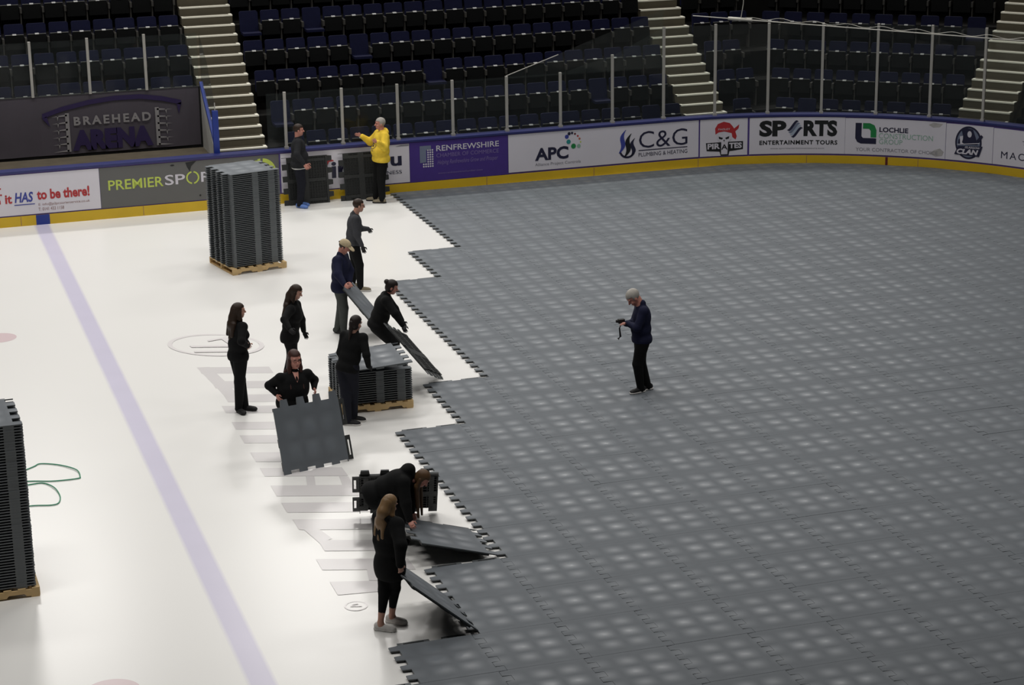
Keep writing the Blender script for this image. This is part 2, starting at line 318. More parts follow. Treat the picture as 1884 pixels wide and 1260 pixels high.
# skull panel
o=panel(7.89,9.09,.265,1.18,'white_ad','small square white advertising panel with a red bandana skull emblem')
cx=8.52
PL([[(cx-.24,.80),(cx-.25,.95),(cx-.18,1.06),(cx-.03,1.11),(cx+.12,1.07),(cx+.20,.98),(cx+.23,.93),(cx+.32,1.0),(cx+.36,1.03),(cx+.34,.93),(cx+.26,.86),(cx+.30,.74),(cx+.27,.66),(cx+.19,.72),(cx+.17,.82),(cx-.02,.87),(cx-.16,.85)]],'red_ink',o,'bandana')
PL([[(cx-.20,.80),(cx-.02,.85),(cx+.15,.80),(cx+.16,.68),(cx+.08,.60),(cx+.07,.30),(cx-.09,.30),(cx-.09,.60),(cx-.20,.68)]],'white_ink',o,'skull',AD2)
PL([[(cx-.16,.75),(cx-.05,.71),(cx-.07,.67),(cx-.15,.69)],[(cx+.11,.75),(cx+.01,.71),(cx+.03,.67),(cx+.10,.69)],[(cx-.04,.66),(cx,.66),(cx-.02,.61)]],'black_ink',o,'skull_hollows',lambda s,z:board(s,z,.022))
PL([[(cx-.48,.60),(cx+.46,.61),(cx+.46,.41),(cx+.12,.37),(cx+.10,.27),(cx-.10,.27),(cx-.13,.37),(cx-.46,.40)]],'black_ink',o,'name_plate')
T('PIR',cx-.44,.44,.32,.14,'white_ink',o,bold=.04,fn=AD2); T('TES',cx+.11,.44,.32,.14,'white_ink',o,bold=.04,fn=AD2); T('A',cx-.09,.42,.16,.13,'black_ink',o,bold=.02,fn=lambda s,z:board(s,z,.022)); T('PAISLEY',cx-.17,.90,.3,.045,'white_ink',o,fn=AD2)
# sports panel
o=panel(9.14,11.48,.27,1.175,'white_ad','white advertising panel with heavy black capitals and a wavy striped ball')
T('SP',9.38,.70,.67,.40,'black_ink',o,bold=.05); T('RTS',10.47,.70,.82,.40,'black_ink',o,bold=.05)
for k,m in enumerate(('navy_ink','steel_ink','white_blue_ink','navy_ink')):
    x0=10.06+.035*k; z0=.86-.055*k; q=[(x0+.24*t/8,z0+.24*(t/8)**2*(3-2*t/8)) for t in range(9)]
    PL([q+[(x+.05,z-.03) for x,z in reversed(q)]],m,o,'ball_stripe')
T('ENTERTAINMENT TOURS',9.39,.495,1.91,.11,'black_ink',o,bold=.035,spacing=1.15); T('www.sportsentertainmenttours.com',9.66,.375,1.32,.045,'grey_ink',o)
# lochlie panel
o=panel(11.485,13.93,.27,1.165,'white_ad','white advertising panel with a green and navy rounded square logo')
PL([[(11.73,1.05),(11.88,1.05),(11.88,.72),(11.92,.68),(12.24,.68),(12.24,.54),(11.87,.54),(11.78,.58),(11.73,.67)]],'navy_ink',o,'logo_stroke')
PL([[(11.91,1.05),(12.08,1.05),(12.19,1.0),(12.24,.88),(12.24,.70),(12.10,.70),(12.10,.86),(12.06,.91),(11.91,.91)]],'green_ink',o,'logo_stroke')
T('LOCHLIE',12.31,.84,.70,.122,'navy_ink',o,bold=.03); T('CONSTRUCTION',12.30,.685,1.32,.13,'paleg_ink',o); T('GROUP',12.31,.545,.57,.122,'paleg_ink',o); T('YOUR CONTRACTOR OF CHOICE',11.75,.355,2.0,.085,'grey_ink',o)
PL([[(13.55,.38),(13.66,.47),(13.80,.52),(13.90,.44),(13.86,.34),(13.70,.31)]],'scuff',o,'scuff_mark',lambda s,z:board(s,z,.0145)); PL([[(13.50,1.08),(13.62,1.14),(13.85,1.12),(13.78,1.04),(13.62,1.02)]],'scuff',o,'scuff_mark',lambda s,z:board(s,z,.0145))
# clan panel
o=panel(13.94,15.11,.27,1.15,'white_ad','white advertising panel with a round navy hockey player crest')
PL([circ(14.50,.72,.33,36,.40)],'navy_ink',o,'crest_ring'); PL([circ(14.50,.72,.285,36,.355)],'steel_ink',o,'crest_field',AD2)
PL([[(14.32,1.02),(14.42,1.08),(14.60,1.05),(14.66,.9),(14.74,.68),(14.24,.66),(14.25,.78),(14.36,.86)],[(14.73,.70),(14.80,.80),(14.86,.90),(14.81,.94),(14.70,.80)]],'navy_ink',o,'crest_figure',lambda s,z:board(s,z,.022))
PL([circ(14.52,.93,.055,10,.08),[(14.28,.86),(14.36,.88),(14.36,.80),(14.34,.72),(14.42,.67),(14.30,.68)],[(14.22,.655),(14.22,.67),(14.78,.74),(14.78,.72)]],'white_ink',o,'crest_highlight',lambda s,z:board(s,z,.025))
PL([[(14.16,.42),(14.25,.63),(14.86,.66),(14.78,.40)]],'navy_ink',o,'name_plate',lambda s,z:board(s,z,.025))
T('CLAN',14.22,.435,.54,.13,'white_ink',o,bold=.05,shear=.25,fn=lambda s,z:board(s,z,.028)); T('GLASGOW',14.42,.585,.38,.05,'white_ink',o,bold=.02,shear=.25,fn=lambda s,z:board(s,z,.028))
# last panel
o=panel(15.12,18.6,.27,1.14,'white_ad','white advertising panel with thin navy serif capitals at the right end')
T('MAC',15.33,.43,.60,.17,'navy_ink',o,spacing=1.3); T('T',15.86,.80,.10,.10,'navy_ink',o)
# ------------------------------------------------------------------ glass screens above the boards
POST=[(-2.37,2.56),(-1.03,2.56),(.30,2.56),(1.64,2.56),(2.98,2.56),(4.33,2.56),(5.66,2.90),(6.99,3.48),(8.30,3.48),(9.60,3.47),(10.89,3.46),(12.19,3.46),(13.47,3.47),(14.76,3.48),(16.06,3.48)]
for i,(s,zt) in enumerate(POST):
    p=board(s,0,-.15); q=board(s+.1,0,-.15); a=math.atan2(q[1]-p[1],q[0]-p[0])
    o=empty('glass_post',(p[0],p[1],1.245),a,f'grey upright post of the glass screen, {ordn(i)} from the left stairs','post','posts of the rink glass')
    b=MB(); b.box(-.032,.032,-.03,.03,0,zt-1.245); b.build('upright','post',o,bevel=.006)
    b=MB(); b.box(-.045,.045,-.05,.05,0,.05); b.build('foot','post',o)
def pane(n,s0,s1,z0,z1a,z1b,off=-.15):
    b=MB(); N=max(1,int(abs(s1-s0)/.35)); 
    for i in range(N):
        a=s0+(s1-s0)*i/N; c=s0+(s1-s0)*(i+1)/N; za=z1a+(z1b-z1a)*i/N; zc=z1a+(z1b-z1a)*(i+1)/N
        b.add([board(a,z0,off),board(c,z0,off),board(c,zc,off),board(a,za,off)],[(0,1,2,3)])
    return tag(b.build(f'window_{n}','glass'),kind='structure')
pn=1
pane(pn,-2.80,POST[0][0]-.034,1.25,2.54,2.54); pn+=1
for i in range(len(POST)-1):
    (s0,za),(s1,zb)=POST[i],POST[i+1]
    pane(pn,s0+.034,s1-.034,1.25,za-.02,zb-.02); pn+=1
# taller rear sheet whose top edge climbs to the right
b=MB(); b.add([board(2.99,2.50,-.19),board(6.99,2.50,-.19),board(6.99,3.9,-.19),board(2.99,2.55,-.19)],[(0,1,2,3)]); tag(b.build(f'window_{pn}','glass'),kind='structure'); pn+=1
b=MB(); b.tube([board(2.99,2.56,-.19),board(4.3,2.98,-.19)],.012,6); tag(b.build('trim_1','post'),kind='structure')
# ------------------------------------------------------------------ terraces
CX,CY=7.3,-8.4
def rowlines(r):
    """front lines of terrace tread r (1-based): straight block, corner block, end block -> normal angle and distance from the corner centre"""
    return [(math.pi/2,9.40+.84*(r-2)),(math.radians(54.5),9.55+.84*(r-1)-.70),(math.radians(27),9.6+.84*(r-1)-.70)]
def meet(a,b):
    (t,d),(u,e)=a,b; det=math.cos(t)*math.sin(u)-math.sin(t)*math.cos(u)
    return (CX+(d*math.sin(u)-e*math.sin(t))/det, CY+(math.cos(t)*e-math.cos(u)*d)/det)
def rowpath(r,x0):
    l=rowlines(r); p1=meet(l[0],l[1]); p2=meet(l[1],l[2]); t,d=l[2]
    e=(p2[0]+12*math.sin(t),p2[1]-12*math.cos(t))
    return [(x0,CY+l[0][1]),p1,p2,e]
def tz(r): return 1.157+.6*(r-2)
def ctz(r): return tz(r)-.10
b=MB(); NR=11
for r in range(1,NR):
    x0=-13 if r>=4 else -3.86
    A=rowpath(r,x0); B_=rowpath(r+1,x0); z=tz(r)-.03; zl=max(-.0,z-1.2)
    for i in range(3):
        vs=[A[i],A[i+1],B_[i+1],B_[i]]
        b.prism(vs,zl,z)
b.box(-13,-3.86,2.07,2.68,.9,1.727)
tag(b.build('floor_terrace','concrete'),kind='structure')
b=MB(); b.box(-30,40,14,14.3,0,14); tag(b.build('wall_back','darkwall'),kind='structure')
# ------------------------------------------------------------------ stairs
def staircase(name,origin,rot,width,n,z0,label):
    o=empty('staircase',origin,rot,label,'stairs')
    for k in range(n):
        z=z0+.2*k; y=.28*k
        b=MB(); b.box(-width/2,width/2,y-.022,y+.60,z-.45,z-.004); st=b.build('step','step',o)
        b=MB(); b.box(-width/2,width/2,y-.032,y+.05,z-.035,z); b.box(width/2-.07,width/2,y+.055,y+.20,z-.02,z); b.box(-width/2,-width/2+.06,y+.055,y+.11,z-.02,z); b.build('nosing','nosing',st)
    return o
staircase('stairs',(-3.275,1.0,0),0,1.25,22,1.157,'concrete stairs with white step edges beside the dark grey banner')
staircase('stairs',(8.43,1.0,0),0,1.12,18,1.150,'concrete stairs with white step edges behind the glass above the skull emblem')
staircase('stairs',(14.16,-2.42,0),math.radians(-49),1.28,18,1.157,'concrete stairs with white step edges at the far right behind the glass')
# ------------------------------------------------------------------ seats
def rbox_profile(w,h,r=.05,n=4):
    pts=[]
    for cx_,cz,a0 in ((w/2-r,h-r,0),(-w/2+r,h-r,90),(-w/2+.02,.02,180),(w/2-.02,.02,270)):
        rr_=r if cz>.05 else .02
        for k in range(n+1):
            a=math.radians(a0+90*k/n); pts.append((cx_+rr_*math.cos(a),cz+rr_*math.sin(a)))
    return pts
def slab(w,h,t,z0,y0,tilt,m0=0,m1=0):
    b=MB(); pr=rbox_profile(w,h)
    def fn(v):
        x,z,y=v; return (x,y0+y+z*tilt,z0+z)
    b.prism(pr,0,t,m0,m0,fn,m0); return b
back_me=slab(.455,.50,.05,.44,.10,.14).mesh('backrest'); back_me.materials.append(MT['seat'])
fold_b=slab(.44,.34,.07,.36,.0,.10); fold_me=fold_b.mesh('seat_pan'); fold_me.materials.append(MT['seat_shell'])
ob=MB(); ob.box(-.22,.22,-.30,.10,.40,.46); open_me=ob.mesh('seat_pan'); open_me.materials.append(MT['seat'])
lb=MB(); lb.box(-.215,.215,.028,.075,.700,.708); highlight_me=lb.mesh('pan_rim_highlight'); highlight_me.materials.append(MT['seat_rim_highlight'])  # pale strip paints the highlight along the top edge of the folded pan
nb=MB(); nb.box(-.045,.045,.012,.072,.698,.724); plate_me=nb.mesh('number_plate'); plate_me.materials.append(MT['plate'])
br=MB(); br.box(.235,.285,-.05,.16,.50,.63); br.box(.245,.275,.04,.18,.0,.5); brk_me=br.mesh('armrest'); brk_me.materials.append(MT['seat_edge'])
def seat(p,rot,label,group,opened=False,arm=True):
    o=empty('stadium_seat',(p[0],p[1],p[2]-.03),rot,label,'seat',group)
    link('backrest',back_me,None,o); pn_=link('seat_pan',open_me if opened else fold_me,None,o)
    if not opened: link('pan_rim_highlight',highlight_me,None,pn_); link('number_plate',plate_me,None,pn_)
    if arm: link('armrest',brk_me,None,o)
ROWN=['front','second','third','fourth','fifth','sixth','seventh']
ROWX={1:(-2.02,7.46,19),2:(-2.15,7.44,19),3:(-2.33,7.60,20),4:(-2.41,7.60,20),5:(-2.32,7.60,20),6:(-2.40,7.60,20)}
OPEN={(5,0),(5,3),(4,5),(2,0),(2,15),(1,17),(3,8)}
for r,(a,c,n) in ROWX.items():
    for k in range(n):
        op=(r,k) in OPEN
        seat((a+(c-a)*k/(n-1),.74+.84*(r-1),tz(r)),0,f'{"opened " if op else ""}navy tip-up seat, {ordn(k)} from the left stairs, {ROWN[r-1]} row of middle block','navy seats of the middle block',op,k<n-1)
for r in (3,4,5,6):
    for k in range(11):
        x=-4.28-.525*k-(.0 if r!=4 else -.05)
        seat((x,.74+.84*(r-1),tz(r)),0,f'navy tip-up seat, {ordn(k)} left of the left stairs, {ROWN[r-3]} row above the grey banner','navy seats above the banner',(r,k)==(4,9))
for i,(r,x) in enumerate([(1,9.36),(2,9.28),(2,9.80),(3,9.27),(3,9.78),(4,9.27),(4,9.80),(4,10.33),(5,9.27),(5,9.80),(5,10.33)]):
    seat((x,.74+.84*(r-1),tz(r)),0,f'navy tip-up seat in the narrow block right of the middle stairs, {ROWN[r-1]} row, {ordn(int(round((x-9.25)/.5)))} along','navy seats of the narrow block')
th=math.radians(-35.5); tv=(math.cos(th),math.sin(th)); nv=(-math.sin(th),math.cos(th))
for r,(t0,t1,n) in {1:(-2.81,1.09,8),2:(-3.09,1.30,9),3:(-3.40,1.45,10),4:(-3.70,1.60,10),5:(-3.95,1.7,11)}.items():
    for k in range(n):
        t=t0+(t1-t0)*k/(n-1); d=9.52+.84*(r-1)
        seat((CX+tv[0]*t+nv[0]*d,CY+tv[1]*t+nv[1]*d,ctz(r)-.0),th,f'navy tip-up seat of the curved corner block, {ordn(k)} from its left, {ROWN[r-1]} row up','navy seats of the corner block',(r,k) in ((1,1),(4,9)))
# ------------------------------------------------------------------ bench box on the left with its banner
b=MB(); b.box(-13,-3.98,1.985,2.06,.2,2.50); tag(b.build('wall_left','darkwall'),kind='structure')
b=MB(); b.box(-13,-3.92,-.02,1.95,.85,1.06,fn=lambda v:(v[0],max(v[1],.1+(v[0]-7.3)*BA+.16),v[2])); tag(b.build('floor_bench','bench_floor'),kind='structure')
ban=empty('banner',(-6.3,1.955,1.1),0,'dark grey banner with pale and violet lettering hung along the bench wall','banner')
def bn(x,z,o=.0): return (x+6.3,-o,z-1.1)
b=MB(); nx=60
for i in range(nx):
    x0=-12.5+(8.47)*i/nx; x1=-12.5+8.47*(i+1)/nx; w0=.012*math.sin(x0*5)+.006*math.sin(x0*17); w1=.012*math.sin(x1*5)+.006*math.sin(x1*17)
    b.add([bn(x0,1.13,w0+.012),bn(x1,1.13,w1+.012),bn(x1,2.50,.012),bn(x0,2.50,.012)],[(0,1,2,3)])
b.build('cloth','banner',ban,smooth=True)
BN=lambda x,z: bn(x,z,.036)
put_text('BRAEHEAD',-6.955,1.79,1.78,.205,BN,'banner_grey',ban,bold=.035,spacing=1.35)
put_text('ARENA',-7.02,1.20,1.87,.48,BN,'banner_purple',ban,bold=.07)
ap=[(-7.66,2.06),(-7.2,2.20),(-6.6,2.315),(-6.0,2.375),(-5.4,2.37),(-4.9,2.29),(-4.45,2.17)]
pl=[[(ap[i][0],ap[i][1]-.06),(ap[i+1][0],ap[i+1][1]-.06),(ap[i+1][0],ap[i+1][1]+.05),(ap[i][0],ap[i][1]+.05)] for i in range(6)]+[[(-7.66,2.0),(-7.56,2.05),(-7.50,1.80)],[(-4.56,2.14),(-4.45,2.17),(-4.52,1.90)]]
polys(pl,BN,'banner_purple',ban,'roof_arc')
for sx,x0 in ((-1,-7.10),(1,-5.03)):
    pl=[rect(x0-.045,x0+.045,1.19,2.09)]
    for k in range(6):
        z=2.05-.165*k; pl.append([(x0,z-.03),(x0,z+.015),(x0+sx*.36,z-.03)])
        if k<5: pl.append([(x0+sx*.19,z-.015),(x0+sx*.23,z-.015),(x0+sx*.22,z-.13)])
    polys(pl,BN,'banner_grey',ban,'tower_emblem')
b=MB(); b.prism([(.20,1.06),(1.92,1.06),(1.92,2.5),(1.80,2.5)],-3.99,-3.955,fn=lambda v:(v[2],v[0],v[1])); sw=tag(b.build('wall_bench_end','white_panel'),kind='structure')
b=MB(); b.add([(-4.0,.22,1.25),(-3.93,.22,1.25),(-3.93,1.92,2.53),(-4.0,1.92,2.53),(-4.0,.22,1.35),(-3.93,.22,1.35),(-3.93,1.92,2.62),(-4.0,1.92,2.62)],[(0,1,2,3),(4,7,6,5),(0,4,5,1),(3,2,6,7),(0,3,7,4),(1,5,6,2)]); b.build('sloping_rail','blue_paint',sw)
b=MB(); b.box(-4.03,-3.90,.20,.30,1.2,2.22); b.build('end_post','blue_paint',sw); b=MB(); b.box(-3.97,-3.95,.24,.26,2.22,2.4); b.build('clip','post',sw)
for i,(x,zb,zt) in enumerate([(-7.83,2.50,3.78),(-6.53,2.50,3.79),(-5.23,2.50,3.80),(-9.13,2.5,3.78)]):
    o=empty('glass_post',(x,1.93,zb),0,f'grey upright glass post above the banner, {ordn([2,1,0,3][i])} left of its right end','post','glass posts above the banner')
    b=MB(); b.box(-.032,.032,-.03,.03,0,zt-zb); b.build('upright','post',o,bevel=.006)
xs=[-10.5,-9.13,-7.83,-6.53,-5.23,-3.97]
for i in range(5):
    b=MB(); b.add([(xs[i]+.034,1.93,2.5),(xs[i+1]-.034,1.93,2.5),(xs[i+1]-.034,1.93,3.76),(xs[i]+.034,1.93,3.76)],[(0,1,2,3)]); tag(b.build(f'window_{pn}','glass'),kind='structure'); pn+=1
b=MB(); b.add([(-3.96,1.9,2.62),(-3.96,.26,1.4),(-3.96,.26,2.40),(-3.96,1.0,3.22),(-3.96,1.9,3.76)],[(0,1,2,3,4)]); tag(b.build(f'window_{pn}','glass'),kind='structure'); pn+=1
# ------------------------------------------------------------------ floor tiles
HX,HY=TW/2,TD/2
TABP=TD/4
def tabs_y(): return [(HY-.012-.138-TABP*k,HY-.012-TABP*k) for k in range(4)]
def outline(g=.0014):
    """body outline, ccw: left tabs stick out, right side has matching notches"""
    tl=.11; p=[(-HX+g,-HY+g),(HX-g,-HY+g)]
    for y0,y1 in reversed(tabs_y()):
        p+=[(HX-g,y0-g),(HX-tl-g,y0-g),(HX-tl-g,y1+g),(HX-g,y1+g)]
    p+=[(HX-g,HY-g),(-HX+g,HY-g)]
    for y0,y1 in tabs_y():
        p+=[(-HX+g,y1-g),(-HX-tl+g,y1-g-.012),(-HX-tl+g,y0+g+.012),(-HX+g,y0+g)]
    return p
def tile_into(b,ox=0,oy=0,full=True,conn=True):
    off=lambda v:(v[0]+ox,v[1]+oy,v[2])
    b.prism(outline(),.022 if full else .012,TH,1,0,off,2)
    if not full: return
    # feet and ribs underneath: corner and middle blocks flush with the edge, the rest set back
    for x0,x1 in ((-HX+.003,-HX+.05),(-.065,.065)):
        b.box(x0,x1,-HY+.003,HY-.003,0,.0225,1,off)
    for y0,y1 in ((-HY+.06,-HY+.13),(-.04,.04),(HY-.13,HY-.06)):
        b.box(-HX+.06,HX-.14,y0,y1,.001,.0222,2,off)
    for y0,y1 in ((-HY+.003,-HY+.12),(HY-.12,HY-.003),(-.05,.05)): b.box(HX-.25,HX-.113,y0,y1,.0,.0223,1,off)
    if conn:
        for x0,x1 in ((-HX+.03,-.10),(.06,HX-.10)):
            y0,y1=HY-.003,HY+.095
            b.box(x0,x1,y0,y0+.045,.002,.020,1,off); b.box(x0,x1,y1-.022,y1,.002,.020,1,off); b.box(x0,x0+.07,y0+.045,y1-.022,.002,.020,1,off); b.box(x1-.07,x1,y0+.045,y1-.022,.002,.020,1,off)
def tile_mesh(name='interlocking_tile',conn=True,full=True):
    b=MB(); tile_into(b,full=full,conn=conn); me=b.mesh(name)
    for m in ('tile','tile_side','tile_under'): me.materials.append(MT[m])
    return me
tile_me=tile_mesh(); tile_nc=tile_mesh('interlocking_tile',False); laid_me=tile_mesh('interlocking_tile',True); 
# underside version with its moulded grid for tiles seen from below
def rib_mesh(conn=True):
    b=MB(); tile_into(b,conn=conn)
    n=14
    for i in range(n+1):
        x=-HX+.02+(TW-.16)*i/n; b.box(x-.006,x+.006,-HY+.01,HY-.01,.004,.0226,2)
    for j in range(n+3):
        y=-HY+.02+(TD-.04)*j/(n+2); b.box(-HX+.01,HX-.13,y-.006,y+.006,.004,.0227,2)
    b.mi=[2 if (m==1 and all(b.v[i][2]<.0236 for i in q)) else m for q,m in zip(b.f,b.mi)]
    me=b.mesh('interlocking_tile')
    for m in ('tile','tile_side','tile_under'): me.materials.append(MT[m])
    return me
rib_me=rib_mesh(); rib_nc=rib_mesh(False)
def start_u(j):
    for lim,u in ((5,0),(7,-1),(13,-2),(15,-3),(20,-4),(22,-5),(23,-6)):
        if j<lim: return u
    return -7
def inside(x,y,margin=.0):
    lim=.1+(x-7.3)*math.sin(BA)-.03 if x<=7.3 else None
    if x<=7.3: return y<lim-margin+.0
    if y>-8.4: return math.hypot(x-7.3,y+8.4)<8.5-.03-margin
    return x<7.3+8.5-.03-margin
CR_=np.array(CAM_R); CC_=np.array(CAM_C)
def project(P):
    q=CR_@(np.array(P)-CC_); return 942+FPX*q[0]/q[2],630+FPX*q[1]/q[2]
cells=[]; cut=[]
for j in range(0,33):
    yc=-TD*j-.035-HY
    for u in range(start_u(j),17):
        xc=u*TW+.11+HX
        cor=[(xc+sx*HX,yc+sy*HY) for sx in (-1,1) for sy in (-1,1)]
        px=[project((x,y,.02)) for x,y in cor]
        if max(p[0] for p in px)<-40 or min(p[0] for p in px)>1990 or max(p[1] for p in px)<0 or min(p[1] for p in px)>1370: continue
        ins=[inside(x,y) for x,y in cor]
        area=abs((px[0][0]-px[3][0])*(px[1][1]-px[2][1])-(px[0][1]-px[3][1])*(px[1][0]-px[2][0]))
        vis=all(-60<p[0]<1944 and p[1]<1320 for p in px)
        if all(ins): cells.append((area,j,u,xc,yc))
        elif any(ins): cut.append((j,u,xc,yc))
cells.sort(key=lambda c:(-(c[2]==start_u(c[1])),-c[0]))
GL="laid floor tiles"; NLAID=300-len(cut)-131
lab='laid grey interlocking floor tile surrounded by identical laid tiles'
for area,j,u,xc,yc in cells[:NLAID]:
    o=link('interlocking_tile',tile_nc if j==0 else laid_me); o.location=(xc,yc,.0008)
    o.rotation_euler=(random.gauss(0,.0012),random.gauss(0,.0012),0)
    if u==start_u(j): tag(o,f'laid grey floor tile at the open left edge, row {"next to the boards" if j==0 else ordn(j)+" from the boards"}','floor tile',GL)
    else: tag(o,lab,'floor tile',GL)
def clip_poly(p,fn):
    out=[]
    for i in range(len(p)):
        a,b_=p[i],p[(i+1)%len(p)]; fa,fb=fn(*a),fn(*b_)
        if fa: out.append(a)
        if fa!=fb:
            lo,hi=(a,b_) if fa else (b_,a)
            for _ in range(18):
                m=((lo[0]+hi[0])/2,(lo[1]+hi[1])/2)
                if fn(*m): lo=m
                else: hi=m
            out.append(lo)
    return out
def densify(p,n=6):
    out=[]
    for i in range(len(p)):
        a,c=p[i],p[(i+1)%len(p)]; out+=[(a[0]+(c[0]-a[0])*k/n,a[1]+(c[1]-a[1])*k/n) for k in range(n)]
    return out
for n_,(j,u,xc,yc) in enumerate(cut):
    q=clip_poly(densify(outline(),4),lambda x,y:inside(x+xc,y+yc,.01))
    if len(q)<3: continue
    b=MB(); b.prism(q,0,TH,1,0); o=b.build('interlocking_tile',['tile','tile_side']); o.location=(xc,yc,.0008)
    tag(o,'grey floor tile trimmed to fit against the yellow kick plate of the boards','floor tile','trimmed tiles along the boards')
b=MB()
X0,Y0=.11+HX,-.035-HY
for area,j,u,xc,yc in cells[NLAID:]: tile_into(b,xc-X0,yc-Y0,full=False)
if b.v:
    o=b.build('floor_tiles',['tile','tile_side','tile_under']); o.location=(X0,Y0,.0008); tag(o,'field of small distant grey floor tiles laid over the ice','floor tiles',None,'stuff')
print('tiles',len(cells),'cut',len(cut))
# ------------------------------------------------------------------ pallets and stacks
def pallet(loc,rz,label,wx=1.19,wy=1.14):
    o=empty('pallet',loc,rz,label,'pallet')
    for y in (-wy/2+.02,0,wy/2-.02):
        p=[(-wx/2,.02),(-wx/2+.17,.02),(-wx/2+.20,.055),(-wx/2+.40,.055),(-wx/2+.43,.02),(wx/2-.43,.02),(wx/2-.40,.055),(wx/2-.20,.055),(wx/2-.17,.02),(wx/2,.02),(wx/2,.11),(-wx/2,.11)]
        b=MB(); b.prism(p,y-.019,y+.019,fn=lambda v:(v[0],v[2],v[1])); b.build('stringer','pallet',o)
    for k in range(7):
        x=-wx/2+.05+(wx-.10)*k/6; b=MB(); b.box(x-.05,x+.05,-wy/2,wy/2,.11,.13); b.build('deck_board','pallet',o)
    for x in (-wx/2+.06,0,wx/2-.06):
        b=MB(); b.box(x-.055,x+.055,-wy/2,wy/2,0,.02); b.build('bottom_board','pallet',o)
    return o
def stack(x,y,rz,n,what,group,skip=0):
    for k in range(n):
        o=link('interlocking_tile',tile_me); o.location=(x+random.gauss(0,.0018),y+random.gauss(0,.0018),.131+.0385*k); o.rotation_euler=(0,0,rz+random.gauss(0,.0012))
        i=n-1-k+skip
        tag(o,f'stacked grey floor tile, {"topmost" if i==0 else ordn(i)+" from the top"}, {what}','floor tile',group)
PA=(-4.40,-5.30,math.radians(12))
pallet((PA[0],PA[1],0),PA[2],'wooden pallet under the tall tile stack by the boards',1.19,1.24)
stack(PA[0]+.02,PA[1],PA[2],50,'tall pallet stack by the boards','tiles on the tall stack by the boards')
PB=(-4.22,-14.80,math.radians(-2))
pallet((PB[0],PB[1],0),PB[2],'wooden pallet under the low tile stack among the workers')
stack(PB[0]+.06,PB[1]+.02,PB[2],14,'low pallet stack among the workers','tiles on the low stack',1)
PC=(-10.86,-20.58,math.radians(1))
pallet((PC[0],PC[1],0),PC[2],'wooden pallet under the tile stack cut by the left frame edge')
stack(PC[0]+.02,PC[1],PC[2],58,'tall pallet stack at the left frame edge','tiles on the left stack')
def loose(pos,R3,label,me=None):
    o=link('interlocking_tile',me or rib_me); m=Matrix([list(r)+[0] for r in R3]+[[0,0,0,1]]); m=m.normalized() if hasattr(m,'normalized') else m
    m.translation=Vector(pos); o.matrix_world=m; return tag(o,label,'floor tile')
TL={'T1':((-5.824, -17.486, 0.432),((0.0637, 0.9671, 0.2461), (-0.3206, 0.2534, -0.9127), (-0.9451, -0.0208, 0.3262))),
 'T3':((-5.195, -20.272, 0.431),((0.1333, -0.9743, 0.1815), (0.617, 0.2249, 0.7541), (-0.7756, 0.0115, 0.6311))),
 'T4':((-4.788, -21.397, 0.142),((0.9612, 0.0444, 0.2722), (-0.0583, 0.9974, 0.0431), (-0.2696, -0.0573, 0.9613))),
 'T5':((-5.667, -23.639, 0.355),((0.7555, 0.0004, 0.6552), (-0.0303, 0.999, 0.0343), (-0.6545, -0.0458, 0.7547))),
 'T2b':((-3.21, -14.13, 0.52),((0.4761, -0.4795, -0.7372), (-0.6097, -0.7841, 0.1162), (-0.6337, 0.3942, -0.6656))),
 'T2a':((-3.298, -11.003, 0.435),((0.5223, 0.4322, 0.7351), (-0.452, 0.8713, -0.1912), (-0.7232, -0.2324, 0.6504))),
 'T6':((-2.03, -0.245, 0.548),((-0.9999, -0.0016, -0.0119), (-0.012, 0.1362, 0.9906), (-0.0, 0.9907, -0.1363))),
 'T7':((-0.7, -0.235, 0.547),((-0.9999, -0.0019, -0.0119), (-0.012, 0.1544, 0.9879), (-0.0, 0.988, -0.1544))),
 'Btop':((-4.241, -15.174, 0.832),((0.9966, 0.044, -0.0694), (-0.0439, 0.999, 0.0028), (0.0695, 0.0002, 0.9976)))}
loose(*TL['T1'],'grey floor tile held upright on the ice by the woman in glasses')
loose(*TL['T3'],'dark floor tile showing its underside, tipped up behind the bending woman')
loose(*TL['T4'],'grey floor tile lifted at its left end by the bending woman')
loose(*TL['T5'],'grey floor tile lifted at its left end by the blonde woman')
loose(*TL['T2a'],'grey floor tile carried slanting by the man in the beige cap')
loose(*TL['T2b'],'dark floor tile slanting down to the ice from the bun-haired woman')
loose(*TL['T6'],'dark floor tile leaning on the boards behind the man in blue shoe covers',rib_nc)
loose(*TL['T7'],'dark floor tile leaning on the boards behind the yellow-hooded man',rib_nc)
loose(*TL['Btop'],'grey floor tile lying askew on top of the low pallet stack',tile_me)
# ------------------------------------------------------------------ overhead cable, straps
def wav(a,b_,n,amp,freq,ph=0):
    a=Vector(a); b_=Vector(b_); return [a.lerp(b_,i/n)+Vector((0,0,amp*(.5+.5*math.sin(freq*i/n*6.283+ph))*min(1,i/6))) for i in range(n+1)]
ca,cb=(7.22,-1.0,3.9),(13.2,-8.5,3.9)
o=empty('overhead_cable',(7.22,-1.0,3.9),0,'pale steel cable with a looped wire slung in front of the corner glass','cable')
b=MB(); b.tube([(0,0,0)]+[Vector(cb)-Vector(ca)],.013,6); b.build('main_cable','cable',o)
b=MB(); b.tube([v-Vector(ca) for v in wav((8.01,-1.97,3.93),(13.2,-8.5,3.91),90,.06,10)],.006,5); b.build('looped_wire','cable',o)
k0=Vector((8.01,-1.97,3.9))-Vector(ca)
b=MB(); b.tube([k0+Vector((-.2,.25,0)),k0+Vector((.05,-.05,.0)),k0+Vector((.2,-.2,0))],.04,8); b.build('clamp','cable',o)
b=MB(); b.tube([k0,k0+Vector((.06,0,.35)),k0+Vector((.10,0,1.2)),k0+Vector((.2,0,8))],.010,6); b.build('hanging_wire','cable',o)
